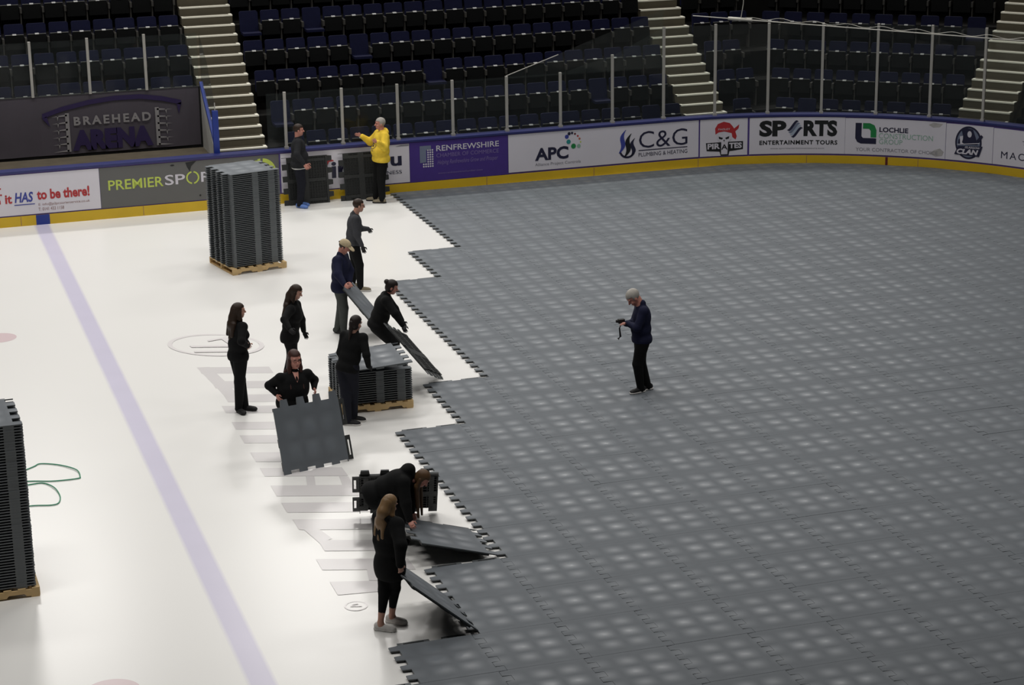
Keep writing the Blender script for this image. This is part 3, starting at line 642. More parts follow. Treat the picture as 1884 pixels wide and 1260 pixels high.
def smooth_pts(p,n=6):
    out=[]
    for i in range(len(p)-1):
        a=Vector(p[max(i-1,0)]); b_=Vector(p[i]); c=Vector(p[i+1]); d=Vector(p[min(i+2,len(p)-1)])
        for k in range(n):
            t=k/n; out.append(.5*((2*b_)+(-a+c)*t+(2*a-5*b_+4*c-d)*t*t+(-a+3*b_-3*c+d)*t**3))
    out.append(Vector(p[-1])); return out
for pts,lb_ in (([(-10.1,-16.35,.012),(-9.84,-16.14,.012),(-9.72,-16.04,.012),(-9.45,-16.21,.014),(-9.24,-16.52,.02),(-9.22,-16.80,.012),(-9.27,-16.89,.012),(-9.61,-16.88,.012),(-9.90,-16.78,.012),(-10.2,-16.7,.012)],'far loop of green strapping lying on the ice by the left stack'),([(-10.15,-16.95,.012),(-9.90,-16.9,.012),(-9.76,-16.93,.012),(-9.64,-17.19,.02),(-9.60,-17.54,.012),(-9.65,-17.82,.012),(-9.76,-17.88,.012),(-9.98,-17.82,.012),(-10.2,-17.8,.012)],'near loop of green strapping lying on the ice by the left stack')):
    b=MB(); b.tube(smooth_pts(pts),.009,6); tag(b.build('strapping','strap',smooth=True),lb_,'strap','green strapping loops')
# ------------------------------------------------------------------ people
def smin(a,b,k):
    h=np.clip(.5+.5*(b-a)/k,0,1); return b+(a-b)*h-k*h*(1-h)
class SDF:
    def __init__(s,h,k=.03): s.h=h; s.k=k; s.p=[]; s.cuts=[]
    def cap(s,a,b,ra,rb=None,k=None):
        a=np.array(a,float); b=np.array(b,float); rb=ra if rb is None else rb
        def fn(X):
            ba=b-a; t=np.clip(((X-a)@ba)/max(ba@ba,1e-9),0,1); return np.linalg.norm(X-a-t[...,None]*ba,axis=-1)-(ra+(rb-ra)*t)
        R=max(ra,rb); s.p.append((np.minimum(a,b)-R,np.maximum(a,b)+R,fn,s.k if k is None else k)); return s
    def ell(s,c,axes,rad,k=None):
        c=np.array(c,float); A=np.array(axes,float); rad=np.array(rad,float)
        def fn(X):
            q=((X-c)@A.T)/rad; l=np.linalg.norm(q,axis=-1); g=np.linalg.norm(q/rad,axis=-1); return l*(l-1)/np.maximum(g,1e-6)
        R=rad.max(); s.p.append((c-R,c+R,fn,s.k if k is None else k)); return s
    def cut(s,p,n): # keep the side opposite to n
        p=np.array(p,float); n=np.array(n,float); n=n/np.linalg.norm(n); s.cuts.append(lambda X:(X-p)@n); return s
    def cutf(s,f): s.cuts.append(f); return s
    def mesh(s):
        h=s.h; lo=np.min([p[0] for p in s.p],0)-3*h; hi=np.max([p[1] for p in s.p],0)+3*h
        n=np.ceil((hi-lo)/h).astype(int)+1; ax=[lo[i]+h*np.arange(n[i]) for i in range(3)]
        F=np.full(n,.2)
        for a,b,fn,k in s.p:
            m=k+2*h+.01; i0=np.maximum(((a-m-lo)/h).astype(int),0); i1=np.minimum(((b+m-lo)/h).astype(int)+2,n)
            sl=tuple(slice(i0[i],i1[i]) for i in range(3))
            X=np.stack(np.meshgrid(*[ax[i][sl[i]] for i in range(3)],indexing='ij'),-1)
            d=fn(X); F[sl]=smin(F[sl],d,k) if k>0 else np.minimum(F[sl],d)
        if s.cuts:
            X=np.stack(np.meshgrid(*ax,indexing='ij'),-1)
            for c in s.cuts: F=np.maximum(F,c(X))
        return surfnet(F,lo,h)
def surfnet(F,lo,h):
    S=F<0; n=F.shape
    c=[S[i:n[0]-1+i,j:n[1]-1+j,k:n[2]-1+k] for i in (0,1) for j in (0,1) for k in (0,1)]
    cnt=sum(x.astype(np.int8) for x in c); act=(cnt>0)&(cnt<8)
    idx=-np.ones(act.shape,int); I=np.argwhere(act); idx[tuple(I.T)]=np.arange(len(I))
    acc=np.zeros((len(I),3)); num=np.zeros(len(I))
    cor=[(i,j,k) for i in (0,1) for j in (0,1) for k in (0,1)]
    for a in range(8):
        for b in range(a+1,8):
            A=np.array(cor[a]); B=np.array(cor[b])
            if np.abs(A-B).sum()!=1: continue
            fa=F[tuple((I+A).T)]; fb=F[tuple((I+B).T)]; m=(fa<0)!=(fb<0)
            t=np.where(m,fa/np.where(m,fa-fb,1),0)[:,None]
            acc+=np.where(m[:,None],A+t*(B-A),0); num+=m
    V=lo+h*(I+acc/num[:,None])
    Q=[]
    for ax in range(3):
        o=[0,0,0]; o[ax]=1; u,v=[(1,2),(2,0),(0,1)][ax]
        s0=S[:n[0]-o[0],:n[1]-o[1],:n[2]-o[2]]; s1=S[o[0]:,o[1]:,o[2]:]
        E=np.argwhere(s0!=s1); E=E[(E[:,u]>0)&(E[:,v]>0)&(E[:,u]<n[u]-1)&(E[:,v]<n[v]-1)]
        if not len(E): continue
        fl=s0[tuple(E.T)]
        def at(du,dv):
            q=E.copy(); q[:,u]-=du; q[:,v]-=dv; return idx[tuple(q.T)]
        q=np.stack([at(1,1),at(0,1),at(0,0),at(1,0)],1)
        q=np.where(fl[:,None],q,q[:,::-1]); Q.append(q)
    return V,np.concatenate(Q)
def np_obj(name,parts,m,parent,origin):
    vs=[];fs=[];n=0
    for V,Q in parts: vs.append(V); fs.append(Q+n); n+=len(V)
    V=np.concatenate(vs)-origin; Q=np.concatenate(fs)
    me=bpy.data.meshes.new(name); me.vertices.add(len(V)); me.vertices.foreach_set('co',V.ravel().astype(np.float32))
    me.loops.add(Q.size); me.loops.foreach_set('vertex_index',Q.ravel().astype(np.int32)); me.polygons.add(len(Q))
    me.polygons.foreach_set('loop_start',np.arange(0,Q.size,4,dtype=np.int32)); me.polygons.foreach_set('use_smooth',np.ones(len(Q),bool))
    me.update(); me.validate()
    return link(name,me,m,parent)
MT['skin']=mat('skin',(.50,.27,.20),.5,var=.08,scale=20); MT['skin_red']=mat('skin_ruddy',(.50,.22,.17),.5,var=.08,scale=20)
for nm,c,r in [('cloth_black',(.0055,.0058,.0062),.9),('cloth_charcoal',(.020,.021,.024),.85),('cloth_grey',(.048,.050,.056),.85),('cloth_navy',(.010,.012,.034),.85),('cloth_yellow',(.80,.56,.055),.8),('denim_dark',(.012,.013,.020),.85),('cloth_grey_green',(.060,.066,.062),.85),('cloth_white',(.55,.55,.54),.8),
    ('hair_brown',(.028,.016,.010),.5),('hair_dark',(.014,.009,.008),.5),('hair_blonde',(.20,.12,.055),.45),('hair_ginger',(.085,.045,.02),.5),('hair_grey',(.36,.34,.31),.6),('hair_auburn',(.045,.016,.012),.5),('cap_beige',(.44,.36,.23),.8),('shoe_black',(.010,.010,.011),.6),('shoe_white',(.62,.60,.58),.6),('shoe_blue',(.12,.22,.55),.5),('shoe_tan',(.22,.19,.13),.7),('shoe_grey',(.64,.62,.60),.7),('glove_black',(.010,.010,.011),.7),('eye',(.015,.012,.01),.3),('lip',(.30,.09,.08),.5),('logo_ink',(.10,.07,.07),.7)]:
    MT[nm]=mat(nm,c,r,var=.25,scale=14,spec=.18 if nm[:5] in ('cloth','denim') else .3,bump=.15 if nm.startswith('cloth') else 0)
# joint positions in metres: scale, then pelvis, neck, head, (shoulder, hip, elbow, wrist, fingertip, knee, ankle, toe) of the left and of the right side, body facing, head facing
POSE={}
def pose(key,v):
    d={'s':v[0]}; q=[tuple(v[1+3*i:4+3*i]) for i in range((len(v)-1)//3)]
    names=['pelvis','neck','head']+[n+sd for sd in ('L','R') for n in ('sh','hip','el','wr','tip','kn','an','toe')]+['F','HF']
    d.update(zip(names,q)); POSE[key]=d
pose('dark_man',[1.063,-2.236,-0.507,1.012,-2.231,-0.509,1.581,-2.206,-0.517,1.775,-2.199,-0.326,1.527,-2.221,-0.418,0.982,-2.166,-0.394,1.234,-2.056,-0.469,0.998,-1.963,-0.521,0.852,-2.166,-0.418,0.539,-2.209,-0.4,0.096,-2.06,-0.502,0.03,-2.263,-0.692,1.527,-2.252,-0.596,0.982,-2.35,-0.877,1.304,-2.206,-0.954,1.087,-2.12,-1.006,0.937,-2.217,-0.611,0.537,-2.281,-0.608,0.096,-2.147,-0.73,0.03,0.985,-0.172,0,0.971,-0.223,-0.087])
pose('yellow_man',[1.074,-0.351,-0.709,1.041,-0.323,-0.718,1.615,-0.353,-0.708,1.818,-0.302,-0.903,1.562,-0.341,-0.799,1.011,-0.374,-1.124,1.362,-0.568,-1.232,1.523,-0.701,-1.338,1.59,-0.391,-0.813,0.555,-0.387,-0.82,0.097,-0.552,-0.742,0.03,-0.349,-0.53,1.562,-0.364,-0.618,1.011,-0.514,-0.374,1.357,-0.727,-0.424,1.522,-0.891,-0.372,1.584,-0.421,-0.583,0.554,-0.472,-0.547,0.097,-0.636,-0.468,0.03,-0.991,-0.124,-0,-0.998,-0.037,-0])
pose('grey_man',[1.017,-2.782,-7.9,0.962,-2.732,-7.916,1.503,-2.656,-7.94,1.674,-2.706,-7.739,1.452,-2.77,-7.814,0.932,-2.615,-7.826,1.192,-2.412,-7.675,1.135,-2.337,-7.564,1.025,-2.732,-7.786,0.509,-2.796,-7.741,0.092,-2.642,-7.82,0.03,-2.767,-8.09,1.452,-2.8,-7.984,0.932,-2.777,-8.159,1.171,-2.687,-8.24,0.942,-2.66,-8.329,0.796,-2.711,-8.038,0.517,-2.714,-8.076,0.092,-2.557,-8.15,0.03,0.985,-0.172,0,0.988,-0.05,-0.139])
pose('cap_man',[0.994,-3.737,-10.825,0.947,-3.735,-10.871,1.477,-3.661,-10.895,1.638,-3.641,-10.72,1.428,-3.691,-10.752,0.917,-3.552,-10.81,1.174,-3.612,-10.991,1.006,-3.613,-11.157,0.978,-3.725,-10.772,0.498,-3.822,-10.751,0.089,-3.717,-10.883,0.03,-3.83,-11.013,1.428,-3.783,-10.894,0.917,-3.868,-11.211,1.229,-3.8,-11.404,1.079,-3.761,-11.568,1.067,-3.716,-10.903,0.505,-3.726,-10.862,0.089,-3.576,-10.939,0.03,0.84,-0.544,0,0.728,-0.471,-0.5])
pose('left_woman',[1.006,-6.348,-14.595,0.991,-6.328,-14.601,1.529,-6.305,-14.609,1.7,-6.382,-14.433,1.479,-6.374,-14.513,0.962,-6.256,-14.528,1.239,-6.135,-14.393,1.058,-6.095,-14.258,0.96,-6.323,-14.538,0.526,-6.271,-14.563,0.091,-6.125,-14.651,0.03,-6.278,-14.769,1.479,-6.324,-14.676,0.962,-6.353,-14.983,1.303,-6.222,-14.815,1.16,-6.179,-14.668,1.086,-6.359,-14.657,0.526,-6.393,-14.637,0.091,-6.34,-14.8,0.03,0.954,0.295,0,0.992,0.071,-0.087])
pose('walk_woman',[0.96,-5.226,-13.365,0.868,-5.151,-13.389,1.375,-5.1,-13.405,1.584,-5.074,-13.241,1.328,-5.189,-13.293,0.838,-5.005,-13.298,1.069,-4.964,-13.235,0.836,-4.911,-13.291,0.692,-5.223,-13.378,0.455,-5.362,-13.399,0.086,-5.226,-13.489,0.03,-5.242,-13.533,1.328,-5.271,-13.435,0.838,-5.392,-13.739,1.229,-5.351,-13.95,1.113,-5.302,-14.099,1.065,-5.188,-13.395,0.459,-5.225,-13.288,0.086,-5.074,-13.351,0.03,0.868,-0.499,0,0.779,-0.504,-0.375])
pose('glasses_woman',[0.96,-5.964,-16.936,0.904,-5.922,-16.949,1.31,-5.907,-16.954,1.52,-5.71,-16.92,1.262,-5.886,-16.925,0.874,-5.573,-16.747,1.1,-5.628,-16.977,1.036,-5.615,-17.128,0.976,-5.874,-16.976,0.48,-5.877,-16.917,0.086,-5.861,-17.079,0.03,-6.144,-16.975,1.262,-6.048,-16.945,0.874,-6.288,-16.801,1.109,-6.22,-17.018,1.02,-6.192,-17.141,0.916,-6.077,-16.992,0.479,-6.119,-16.934,0.086,-6.119,-17.097,0.03,0.127,-0.994,0,0.178,-0.982,-0.087])
pose('pony_woman',[0.994,-4.81,-15.774,0.957,-4.669,-15.714,1.464,-4.644,-15.722,1.62,-4.803,-15.595,1.417,-4.877,-15.717,0.928,-4.895,-15.656,1.155,-4.735,-15.651,0.958,-4.624,-15.551,0.88,-4.86,-15.782,0.507,-4.865,-15.868,0.089,-4.712,-15.939,0.03,-4.561,-15.844,1.417,-4.759,-15.838,0.928,-4.553,-15.987,1.172,-4.499,-15.897,0.941,-4.391,-15.796,0.859,-4.73,-15.754,0.511,-4.723,-15.69,0.089,-4.585,-15.789,0.03,0.715,0.697,0,0.793,0.5,-0.342])
pose('bun_woman',[0.983,-3.612,-13.021,0.777,-3.456,-13.07,1.277,-3.364,-13.1,1.421,-3.432,-12.898,1.23,-3.602,-12.936,0.749,-3.298,-12.999,1.006,-3.193,-13.089,0.797,-3.15,-13.195,0.675,-3.309,-13.009,0.454,-3.517,-12.969,0.088,-3.353,-13.003,0.03,-3.509,-13.233,1.23,-3.64,-13.099,0.749,-3.4,-13.409,1.041,-3.288,-13.5,0.836,-3.278,-13.639,0.744,-3.368,-13.16,0.43,-3.61,-13.103,0.088,-3.455,-13.164,0.03,0.974,-0.223,0,0.892,-0.254,-0.375])
pose('bend_woman',[0.971,-5.647,-20.862,0.72,-5.23,-20.995,0.96,-5.062,-21.049,0.924,-5.191,-20.832,0.937,-5.634,-20.781,0.705,-5.172,-20.939,0.682,-5.211,-21.022,0.452,-5.155,-21.015,0.297,-5.336,-20.919,0.446,-5.513,-20.799,0.087,-5.351,-20.83,0.03,-5.35,-21.133,0.937,-5.711,-20.928,0.705,-5.347,-21.237,0.68,-5.326,-21.335,0.454,-5.296,-21.478,0.378,-5.387,-21.088,0.496,-5.451,-21.032,0.087,-5.286,-21.027,0.03,0.884,-0.468,0,0.54,-0.35,-0.766])
pose('blonde_woman',[0.983,-6.188,-23.595,0.935,-6.188,-23.595,1.461,-6.169,-23.601,1.612,-6.253,-23.436,1.412,-6.219,-23.518,0.905,-6.292,-23.535,1.153,-6.197,-23.647,0.95,-6.128,-23.722,0.817,-6.263,-23.582,0.492,-6.348,-23.662,0.088,-6.209,-23.755,0.03,-6.123,-23.754,1.412,-6.156,-23.672,0.905,-6.134,-23.958,1.22,-6.172,-24.048,0.989,-6.132,-24.008,0.832,-6.132,-23.571,0.499,-6.155,-23.487,0.088,-6.02,-23.586,0.03,0.924,0.377,0,0.765,0.482,-0.423])
pose('right_man',[1.011,0.123,-15.975,0.97,0.121,-15.975,1.511,-0.007,-15.934,1.645,0.09,-16.149,1.46,0.108,-16.06,0.94,-0.042,-16.18,1.206,-0.144,-15.945,1.235,-0.165,-15.774,1.237,0.026,-16.036,0.537,0.083,-16.036,0.129,-0.085,-16.072,0.068,0.151,-15.8,1.46,0.138,-15.891,0.94,0.034,-15.839,1.2,-0.178,-15.983,1.23,-0.286,-16.092,1.308,0.128,-15.905,0.525,0.246,-15.941,0.129,0.074,-15.948,0.068,-0.985,0.172,-0,-0.706,-0.001,-0.707])

Z=np.array([0,0,1.])
def nrm(v): return v/np.linalg.norm(v)
def hand_sdf(wr,tip,palm_n,side,s,r=1.0,curl=.35):
    """palm and five separate fingers; palm_n is the direction the palm faces, side the thumb direction"""
    d=nrm(tip-wr); pn=nrm(palm_n-d*(palm_n@d)); sd=np.cross(pn,d); sd=sd if sd@side>0 else -sd
    A=[sd,d,pn]; S=SDF(.0055*s,.010)
    S.cap(wr-d*.03*s,wr+d*.02*s,.026*s*r,.026*s*r); S.ell(wr+d*.055*s,A,(.043*s*r,.055*s*r,.017*s*r))
    L=[.074,.082,.076,.060]
    for i in range(4):
        b=wr+d*(.092-.004*abs(i-1.2))*s+sd*(.030-.020*i)*s
        dd=nrm(d+sd*(.10-.07*i)); p1=b+nrm(dd+pn*curl*.5)*L[i]*.5*s; p2=p1+nrm(dd+pn*curl*1.6)*L[i]*.5*s
        S.cap(b-d*.02*s,p1,.0098*s*r,.0090*s*r,.006); S.cap(p1,p2,.0090*s*r,.0072*s*r,.006)
    t0=wr+d*.03*s+sd*.034*s; t1=t0+nrm(d*.7+sd*.75+pn*.3)*.045*s; t2=t1+nrm(d+sd*.15+pn*.35)*.036*s
    S.cap(t0-sd*.012*s,t1,.0135*s*r,.011*s*r,.008); S.cap(t1,t2,.011*s*r,.0085*s*r,.006)
    return S.mesh()
def person(key,label,top='cloth_black',legs='cloth_black',shoe='shoe_black',sole=None,hair='hair_brown',hstyle='short',skin='skin',gloves=(),loose=1.0,hem=0.,tight=False,wide=1.0,female=False,extra=None,cuff=1.0,hood=False,collar=True,ankle_skin=False,curl=.35,belly=0.,hs=1.06):
    D={k:(np.array(v,float) if not isinstance(v,(int,float)) else v) for k,v in POSE[key].items()}
    s=D['s']; pel,nk,hd=D['pelvis'],D['neck'],D['head']
    up=nrm(nk-pel); F=nrm(D['F']-up*(D['F']@up)); Rt=np.cross(F,up)
    base=(D['anL']+D['anR'])/2; base=np.array([base[0],base[1],0])
    root=empty('person',tuple(base),0,label,'person')
    AX=[Rt,F,up]; w=wide; aw=1+(wide-1)*.4
    cw=.155*s*w; 
    # --- head frame
    hf=nrm(D['HF']); hr=nrm(np.cross(hf,Z)); hu=np.cross(hr,hf); hd=hd+hu*.01*s
    HA=[hr,hf,hu]; sb=s; s=s*hs; E=lambda x,y,z,s=s: hd+(hr*x+hf*y+hu*z)*s
    H=SDF(.0075*s,.022)
    H.ell(E(0,-.012,.03),HA,np.array((.074,.094,.088))*s); H.ell(E(0,.022,-.045),HA,np.array((.058,.066,.072))*s)
    H.ell(E(0,.05,-.088),HA,np.array((.032,.03,.024))*s,.02); H.cap(E(0,.082,.012),E(0,.104,-.022),.010*s,.015*s,.012)
    for x in (-1,1):
        H.ell(E(x*.076,-.005,-.012),HA,np.array((.010,.020,.032))*s,.008); H.ell(E(x*.030,.074,.034),HA,np.array((.026,.014,.010))*s,.012); H.ell(E(x*.037,.062,-.030),HA,np.array((.022,.02,.02))*s,.015)
    nb=nk+up*.0*s
    H.cap(nb-up*.04*s,E(0,-.025,-.06),.060*s*(.9 if female else 1.02),.052*s*(.88 if female else 1.05),.02)
    parts=[H.mesh()]; s_head=s; s=sb
    # --- body core
    B=SDF(.0125*s,.035)
    B.ell(nk-up*.19*s,AX,(cw,.108*s*w,.20*s)); B.ell(pel+up*.15*s+F*belly*.5*s,AX,(.135*s*w,(.098+belly*.5)*s*w,.16*s)); B.ell(pel-up*.0*s,AX,(.145*s*w,.110*s*w,.125*s))
    if female: B.ell(nk-up*.22*s+F*.07*s,AX,(.100*s*w,.045*s*w,.065*s))
    B.cap(nk-up*.06*s,nk+up*.01*s,.058*s)
    for q in 'LR':
        sh,el,wr,hp,kn,an,toe=[D[n+q] for n in ('sh','el','wr','hip','kn','an','toe')]
        B.cap(nk-up*.05*s+(sh-nk)*.2,sh,.058*s,.056*s); B.cap(sh,el,.050*s*aw,.040*s*aw); B.cap(el,wr,.041*s*aw,.028*s)
        B.cap(hp,kn,.083*s*w,.056*s*w); B.cap(kn,an,.055*s*w,.036*s); fd=nrm((toe-an)*[1,1,0])
        B.cap(an,an-Z*.035*s-fd*.02*s,.036*s,.034*s); B.cap(an-Z*.035*s,toe,.036*s,.024*s)
    parts.append(B.mesh())
    for q,m_ in (('L',-1),('R',1)):
        wr,tip,el=D['wr'+q],D['tip'+q],D['el'+q]
        pn=nrm(-m_*Rt*.8+F*.25-Z*.35); hm=hand_sdf(wr,tip,pn,F*.8+Z*.3,s*.88,1.12 if q in gloves else 1.0,curl)
        if q in gloves: np_obj('glove',[hm],'glove_black',root,base)
        else: parts.append(hm)
    body=np_obj('body',parts,skin,root,base)
    # --- face marks
    s=s_head
    FM=MB()
    er=.0085*s
    for x in (-1,1):
        c=E(x*.030,.082,.014); n_=8
        vs=[tuple(c-base+(hr*1.5*math.cos(6.283*k/n_)+hu*.8*math.sin(6.283*k/n_))*er+hf*.002) for k in range(n_)]+[tuple(c-base+hf*.007*s)]
        FM.add(vs,[(k,(k+1)%n_,n_) for k in range(n_)])
    FM.build('eyes','eye',root)
    FM=MB(); c=E(0,.091,-.062); vs=[tuple(c-base+(hr*2.6*math.cos(6.283*k/10)+hu*.75*math.sin(6.283*k/10))*er-hf*.012*abs(math.cos(6.283*k/10))*s) for k in range(10)]+[tuple(c-base+hf*.004)]
    FM.add(vs,[(k,(k+1)%10,10) for k in range(10)]); FM.build('mouth','lip',root)
    # --- trousers
    s=sb
    Tm=SDF(.0125*s,.03); g=.010 if tight else .018; Tm.ell(pel,AX,((.150*w+g*.6)*s,(.116*w+g*.6)*s,.135*s))
    for q in 'LR':
        hp,kn,an=[D[n+q] for n in ('hip','kn','an')]; e=an+(nrm(kn-an)*.07*s if ankle_skin else -Z*.035*s)
        Tm.cap(hp,kn,(.083+g)*s*w,(.056+g*.9)*s*w); Tm.cap(kn,e,(.055+g)*s*w,(.038 if tight else .060)*s,.02)
    if up[2]>.85: Tm.cut(pel+up*.06*s,up)
    Tm.cutf(lambda X:.035*s-X[...,2])
    np_obj('leggings' if tight else 'trousers',[Tm.mesh()],legs,root,base)
    # --- top
    J=SDF(.0115*s,.035); g=.016*loose
    J.ell(nk-up*.19*s,AX,(cw+g*s,(.108*w+g)*s,(.20+g)*s)); J.ell(pel+up*.15*s+F*belly*.5*s,AX,((.142*w+g+.010)*s,(.104*w+g+.010+belly*.5)*s,.18*s)); hz=hem
    J.ell(pel-up*(.02+hz*.5)*s,AX,((.150*w+g+.012)*s,(.116*w+g+.012)*s,(.15+hz*.7)*s))
    if female: J.ell(nk-up*.22*s+F*.07*s,AX,((.125*w+g+.012)*s,(.065*w+g+.014)*s,.09*s))
    for q in 'LR':
        sh,el,wr=[D[n+q] for n in ('sh','el','wr')]; e=wr+nrm(el-wr)*.02*s*cuff; e2=el+(wr-el)*(1 if cuff<=1.5 else .5)
        J.cap(nk-up*.05*s+(sh-nk)*.2,sh,(.060+g*.7)*s,(.060+g)*s); J.cap(sh,el,(.052*aw+g)*s,(.043*aw+g)*s); J.cap(el,e if cuff<=1.5 else e2,(.043*aw+g)*s,(.033+g*.6)*s,.025)
    if collar: J.cap(nk-up*.03*s,nk+up*.035*s,.070*s,.066*s,.02)
    if hood:
        b0=nk-F*.085*s+up*.03*s; J.ell(b0,AX,(.120*s,.055*s,.080*s) if up[2]>.7 else (.125*s,.10*s,.11*s)); 
        for m_ in (-1,1): J.cap(b0+Rt*m_*.09*s,nk+F*.05*s+Rt*m_*.055*s-up*.02*s,.038*s,.022*s)
    J.cut(pel-up*(.075+hz)*s,-up)
    jk=np_obj({'cloth_yellow':'hoodie'}.get(top,'jacket'),[J.mesh()],top,root,base)
    # --- shoes
    for q in 'LR':
        an,toe=D['an'+q],D['toe'+q]; fd=nrm((toe-an)*[1,1,0]); sx=np.cross(fd,Z); g0=np.array([an[0],an[1],an[2]-.09*s]); lift=(toe[2]-.03)-g0[2]
        A=[sx,fd,Z]
        S=SDF(.0085*s,.02); S.ell(g0+Z*.055*s-fd*.035*s,A,np.array((.044,.054,.055))*s); S.ell(g0+fd*.07*s+Z*.038*s,A,np.array((.049,.105,.048))*s); S.ell(g0+fd*.145*s+Z*.034*s,A,np.array((.050,.064,.040))*s); S.cap(g0+Z*.06*s,g0+Z*(.085)*s,.042*s)
        zf=max(g0[2],0)+.004; S.cutf(lambda X,zf=zf:zf-X[...,2])
        sh=np_obj('shoe',[S.mesh()],shoe,root,base)
        if sole:
            S=SDF(.0085*s,.02); S.ell(g0+Z*.02*s-fd*.035*s,A,np.array((.049,.060,.05))*s); S.ell(g0+fd*.07*s+Z*.02*s,A,np.array((.053,.112,.05))*s); S.ell(g0+fd*.145*s+Z*.02*s,A,np.array((.054,.070,.045))*s)
            S.cutf(lambda X,zf=zf:zf-.003-X[...,2]); S.cutf(lambda X,zf=zf:X[...,2]-zf-.026*s); np_obj('sole',[S.mesh()],sole,sh,base)
    # --- hair
    s=s_head
    K=SDF(.0085*s,.02); K.ell(E(0,-.015,.036),HA,np.array((.083,.103,.094))*s)
    if hstyle!='short': K.ell(E(0,-.03,-.02),HA,np.array((.080,.085,.09))*s)
    fy,fz,lowz=(.030,.060,-.055) if hstyle=='short' else (.035,.062,-.12)
    def face(X):
        y=(X-hd)@hf/s; z=(X-hd)@hu/s; x=np.abs((X-hd)@hr)/s
        return np.minimum(y-(fy-.35*np.clip(x-.05,0,1)),fz-z)*s
    K.cutf(face); K.cut(E(0,0,lowz),-hu)
    hp_=[K.mesh()]
    if hstyle=='long':
        K=SDF(.0105*s,.03); bk=-F
        K.cap(E(0,-.05,.02),E(0,-.075,-.10),.078*s,.074*s); e=nk-up*.20*s-F*.115*s*w
        K.cap(E(0,-.075,-.10),nk-up*.04*s-F*.105*s,.074*s,.070*s)
        for x in (-.06,0,.06): K.cap(nk-up*.02*s-F*.10*s+Rt*x*s,e+Rt*x*1.2*s-up*(.04 if x==0 else 0)*s,.045*s,.024*s)
        for m_ in (-1,1): K.cap(E(m_*.066,.0,.0),E(m_*.075,.01,-.12),.026*s,.026*s); K.cap(E(m_*.075,.01,-.12),nk-up*.16*s+F*.095*s*w+Rt*m_*.085*s,.026*s,.014*s)
        K.cutf(lambda X:np.minimum((X-hd)@hf/s-.045,.25-np.abs((X-hd)@hu)/s)*s)
        hp_.append(K.mesh())
    elif hstyle=='hang': # long hair falling forward from a bowed head
        K=SDF(.0095*s,.02)
        for m_,l in ((-1,.42),(1,.40)):
            p0=E(m_*.066,-.01,.0); p1=E(m_*.075,.0,-.07)-Z*.06*s; K.cap(p0,p1,.032*s,.034*s); K.cap(p1,p1-Z*l*s+F*.02,.034*s,.016*s); K.cap(p1-F*.03,p1-Z*(l-.1)*s-F*.03,.028*s,.012*s)
        hp_.append(K.mesh())
    elif hstyle=='tail':
        K=SDF(.0085*s,.02); p=E(0,-.10,.0); K.cap(E(0,-.07,.02),p,.03*s,.026*s); K.cap(p,p-Z*.10*s-F*.02,.030*s,.030*s); K.cap(p-Z*.10*s-F*.02,nk-up*.10*s-F*.12*s,.032*s,.014*s); hp_.append(K.mesh())
    elif hstyle=='bun':
        K=SDF(.0085*s,.02); K.ell(E(0,-.115,.055),HA,np.array((.045,.045,.045))*s); hp_.append(K.mesh())
    np_obj('hair',hp_,hair,root,base); s=sb
    ctx=dict(D=D,s=s,sh=s_head,jk=jk,E=E,HA=HA,hr=hr,hf=hf,hu=hu,hd=hd,root=root,base=base,F=F,Rt=Rt,up=up,nk=nk,pel=pel,AX=AX,w=w)
    if extra: extra(ctx)
    return root
def cap_hat(c):
    s=c['sh'];E=c['E']; K=SDF(.0075*s,.012); K.ell(E(0,-.012,.05),c['HA'],np.array((.090,.108,.088))*s); K.cut(E(0,.0,.035),-c['hu']+c['hf']*.12)
    h=np_obj('cap',[K.mesh()],'cap_beige',c['root'],c['base'])
    K=SDF(.006*s,.01); K.ell(E(0,.115,.042),[c['hr'],nrm(c['hf']-c['hu']*.25),nrm(c['hu']+c['hf']*.25)],np.array((.076,.075,.011))*s); np_obj('brim',[K.mesh()],'cap_beige',h,c['base'])
    K=SDF(.006*s,.01); K.ell(E(0,-.118,.035),c['HA'],np.array((.025,.018,.016))*s); np_obj('strap',[K.mesh()],'cloth_black',h,c['base'])
def spectacles(c):
    s=c['sh'];E=c['E']; b=MB()
    for x in (-1,1):
        p=[E(x*.034+.026*math.cos(6.283*k/14),.098,.012+.020*math.sin(6.283*k/14))-c['base'] for k in range(15)]; b.tube(p,.0022*s,5)
        b.tube([E(x*.060,.096,.016)-c['base'],E(x*.080,.0,.012)-c['base']],.002*s,5)
    b.tube([E(-.008,.10,.014)-c['base'],E(.008,.10,.014)-c['base']],.002*s,5); b.build('glasses','shoe_black',c['root'])
def shirt_hem(z,m):
    def f(c):
        s=c['s']; K=SDF(.0115*s,.03); K.ell(c['pel']-c['up']*.03*s,c['AX'],((.166*c['w']+.018)*s,(.122*c['w']+.018)*s,.15*s)); K.cut(c['pel']-c['up']*(z+.028)*s,-c['up']); K.cut(c['pel']-c['up']*(z-.01)*s,c['up']); np_obj('shirt_hem',[K.mesh()],m,c['root'],c['base'])
    return f
def both(*fs):
    def f(c):
        for g in fs: g(c)
    return f
